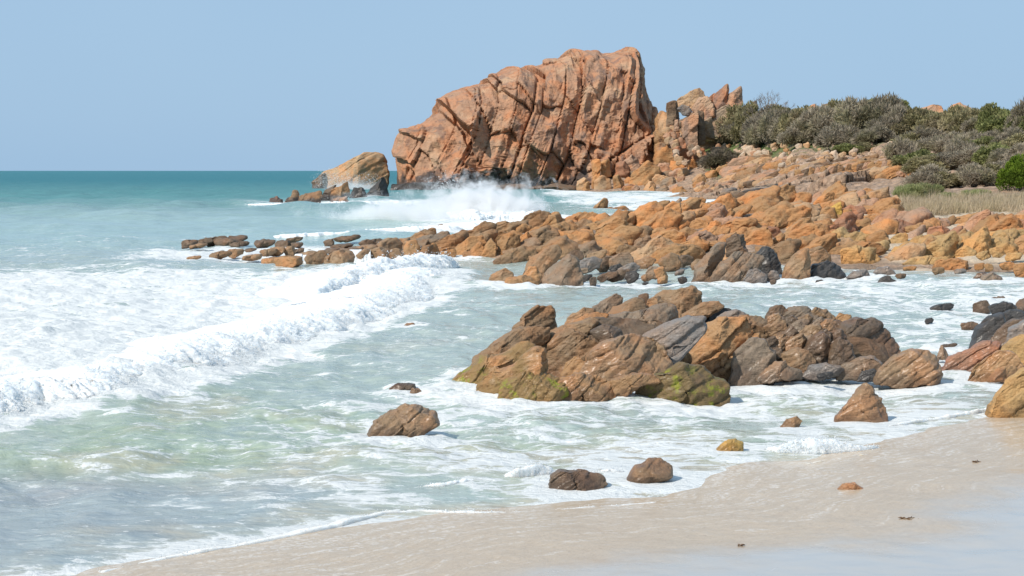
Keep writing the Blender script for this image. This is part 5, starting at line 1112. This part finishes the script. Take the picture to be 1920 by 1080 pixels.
for py, x0, x1, w, wj, n, h in rows:
    for k in range(n):
        px = x0 + (x1 - x0) * (k + RP.uniform(-.3, .3)) / (n - 1); pb = py + RP.uniform(-9, 9)
        kind = ['grey', 'olive', 'green', 'olive', 'grey', 'green'][RP.integers(6)] if py < 300 else ['grey', 'grey', 'olive', 'grey', 'olive', 'green'][RP.integers(6)]
        word = {'grey': 'grey twiggy', 'green': 'green', 'olive': 'olive'}[kind]; m_ = sorted(marks, key=lambda q: abs(q[0] - px))
        row = {262: 'on the skyline', 288: 'high on the slope', 318: 'halfway down the slope', 345: 'low on the slope'}[py]
        for mk in m_:
            side = 'straight above' if abs(px - mk[0]) < 14 else ('right of' if px > mk[0] else 'left of'); lab = f'{word} shrub {row}, {side} {mk[1]}'
            if lab not in used_s: break
        used_s.add(lab); shrub(kind, px, pb, w + RP.uniform(10, 50), h * RP.uniform(.75, 1.15), lab, G)
shrub('bright', 1915, 352, 78, 62, 'bright green bush at the picture edge above the dune grass', Y=98)
shrub('bright', 1885, 280, 60, 22, 'light green shrub high on the slope', tint=(.8, .9, .8))
shrub('sage', 1705, 374, 60, 36, 'pale green sage tussock left of the dry dune grass', Y=90)
shrub('sage', 1735, 372, 70, 36, 'wider sage tussock touching the dry dune grass', Y=91)
for px, py, w, lab in [(1775, 378, 60, 'low sage tussock in the upper edge of the dry dune grass'), (1830, 372, 56, 'sage tussock halfway along the top of the dry dune grass'), (1800, 398, 44, 'small sage tussock in the middle of the dry dune grass'), (1865, 388, 50, 'sage tussock just left of the yellow-flowered bush')]:
    shrub('sage', px, py, w, 22, lab, Y=92 - (py - 372) * .4)
shrub('yellow', 1880, 412, 72, 30, 'low bush with yellow flowers among the dune grass', Y=81)
shrub('sage', 1905, 420, 60, 22, 'grey-green cushion below the yellow-flowered bush', Y=78, tint=(.7, .75, .8))

# dry grass on the low dune
def grass(label, kind, n, ycoord, L, w):
    px, py = ycoord(n); B = np.zeros((n, 3))
    for i in range(n):
        B[i] = P(px[i], py[i], 1.0); 
    Yv = np.interp(py, [352, 410], [95, 76]) + RP.uniform(-1, 1, n); X = (px - 960) / F * Yv
    zc = np.array([land_z(a, b_) for a, b_ in zip(px, Yv)]); B = np.stack([X, Yv, zc - .05], 1)
    dv = RP.normal(size=(n, 3)) * [.32, .32, .1] + [.18, 0, 1]; dv /= np.linalg.norm(dv, axis=1, keepdims=True)
    cl = np.clip(.85 + .55 * fbm(np.stack([X * 1.1, Yv * .4, 0 * X], 1), 3), .25, 1.5)
    v, f = blades(B, dv, L * cl * RP.uniform(.5, 1.25, n), w, 0)
    me = mesh_np('dune_grass', v, f, False); attr(me, 'leaf', np.repeat(np.clip(RP.normal(.5, .3, n), 0, 1), 4)); o = link('dune_grass', me, LEAF[kind]); o.color = (1, 1, 1, 1); tag(o, label, None, None, 'stuff')
def strip(n):
    px = RP.uniform(1682, 2120, n); t = RP.random(n); lo = np.interp(px, [1682, 1720, 1800, 1860, 1930, 2120], [404, 404, 402, 398, 404, 404]); hi = np.interp(px, [1682, 1760, 1850, 1930, 2120], [388, 378, 372, 366, 362]); py = lo + (hi - lo) * t
    return px, py
grass('dry straw-coloured grass covering the low dune', 'straw', 30000, strip, .75, .012)
def strip2(n):
    px = RP.uniform(1330, 1700, n); return px, 276 + RP.uniform(-6, 5, n)

def bare_tree():
    r = np.random.default_rng(8); parts = []
    Yt = 262.0; base = P(1441, 228, Yt); zt = land_z(1441, Yt); base[2] = min(zt, base[2])
    root = bpy.data.objects.new('bare_tree', None); COL.objects.link(root); root.location = base; tag(root, 'leafless grey tree spreading its twigs against the sky', 'tree')
    top = (P(1441, 196, Yt)[2] - base[2])
    def grow(p, d, L, rad, lev):
        q = p + d * L * .5 + r.normal(0, .05 * L, 3); e = p + d * L
        parts.append(tube([p, q, e], [rad, rad * .8, rad * .6], 4))
        if lev == 0: return
        for k in range(3 if lev > 1 else 4):
            dd = d + r.normal(0, .48, 3) * [1, .8, .6] + [0, 0, .12]; dd /= np.linalg.norm(dd); grow(e, dd, L * r.uniform(.55, .85), rad * .62, lev - 1)
    z0 = np.array([0, 0, 0.]); tr = tube([z0, [0.1, 0, top * .25], [.05, 0, top * .4]], [.14, .11, .09])
    link('trunk', mesh_np('trunk', *tr), BARK, root)
    for a in (-.9, -.45, .0, .4, .85): grow(np.array([.05, 0, top * .4]), np.array([math.sin(a), r.uniform(-.4, .4), math.cos(a)]), top * .30, .075, 4)
    v, f = join(parts); link('crown', mesh_np('crown', v, f), BARK, root)
bare_tree()

def box(x0, x1, y0, y1, z0, z1):
    v = np.array([[x, y, z] for x in (x0, x1) for y in (y0, y1) for z in (z0, z1)], float)
    return v, np.array([[0, 1, 3, 2], [4, 6, 7, 5], [0, 4, 5, 1], [2, 3, 7, 6], [0, 2, 6, 4], [1, 5, 7, 3]])
def plain(name, c, rough=.6):
    m, nt, b, out = new_mat(name); b.inputs['Base Color'].default_value = (*c, 1); b.inputs['Roughness'].default_value = rough; return m
q = P(1728, 268, 205.); r_ = bpy.data.objects.new('marker_post', None); COL.objects.link(r_); r_.location = (q[0], 205, q[2]); tag(r_, 'pale grey board on a post among the scrub', 'sign')
link('board', mesh_np('board', *box(-.26, .26, -.03, .03, .35, 1.55), False), plain('grey_board', (.42, .43, .42)), r_)
link('post', mesh_np('post', *box(-.05, .05, .031, .13, -2.0, 1.5), False), plain('post_wood', (.2, .18, .16)), r_)
q = P(1614, 275, 214.); r_ = bpy.data.objects.new('trail_sign', None); COL.objects.link(r_); r_.location = (q[0], 214, q[2]); tag(r_, 'small dark green sign at the edge of the scrub', 'sign')
link('board', mesh_np('board', *box(-.4, .4, -.03, .03, .4, .85), False), plain('green_board', (.03, .10, .075)), r_)
link('post', mesh_np('post', *box(-.05, .05, .031, .12, -1.5, .8), False), plain('sign_post', (.12, .11, .1)), r_)
# small dark bits of weed on the wet sand
for px, py, w, lab in [(1706, 974, 20, 'thin strip of brown weed lying on the wet sand'), (1390, 1023, 5, 'tiny black scrap of weed on the wet sand'), (1830, 866, 8, 'small orange-brown scrap on the wet sand')]:
    Yv = sea_Y(py, .12); z = float(np.clip(.038 * shore_d(np.array([(px - 960) / F * Yv]), np.array([Yv]))[0], 0, 1)); Yv = sea_Y(py, z)
    r = np.random.default_rng(px); n = 14; s = w / F * Yv; b_ = np.stack([r.uniform(-s / 2, s / 2, n), r.uniform(-.03, .03, n), np.full(n, .002)], 1); d = r.normal(size=(n, 3)) * [1, .5, .12]; d[:, 2] = np.abs(d[:, 2]); d /= np.linalg.norm(d, axis=1, keepdims=True)
    v, f = blades(b_, d, s * .5 + .02, .008, .1, r); o = link('seaweed', mesh_np('seaweed', v, f, False), plain('weed', (.13, .075, .04)), None, ((px - 960) / F * Yv, Yv, z)); tag(o, lab, 'seaweed')
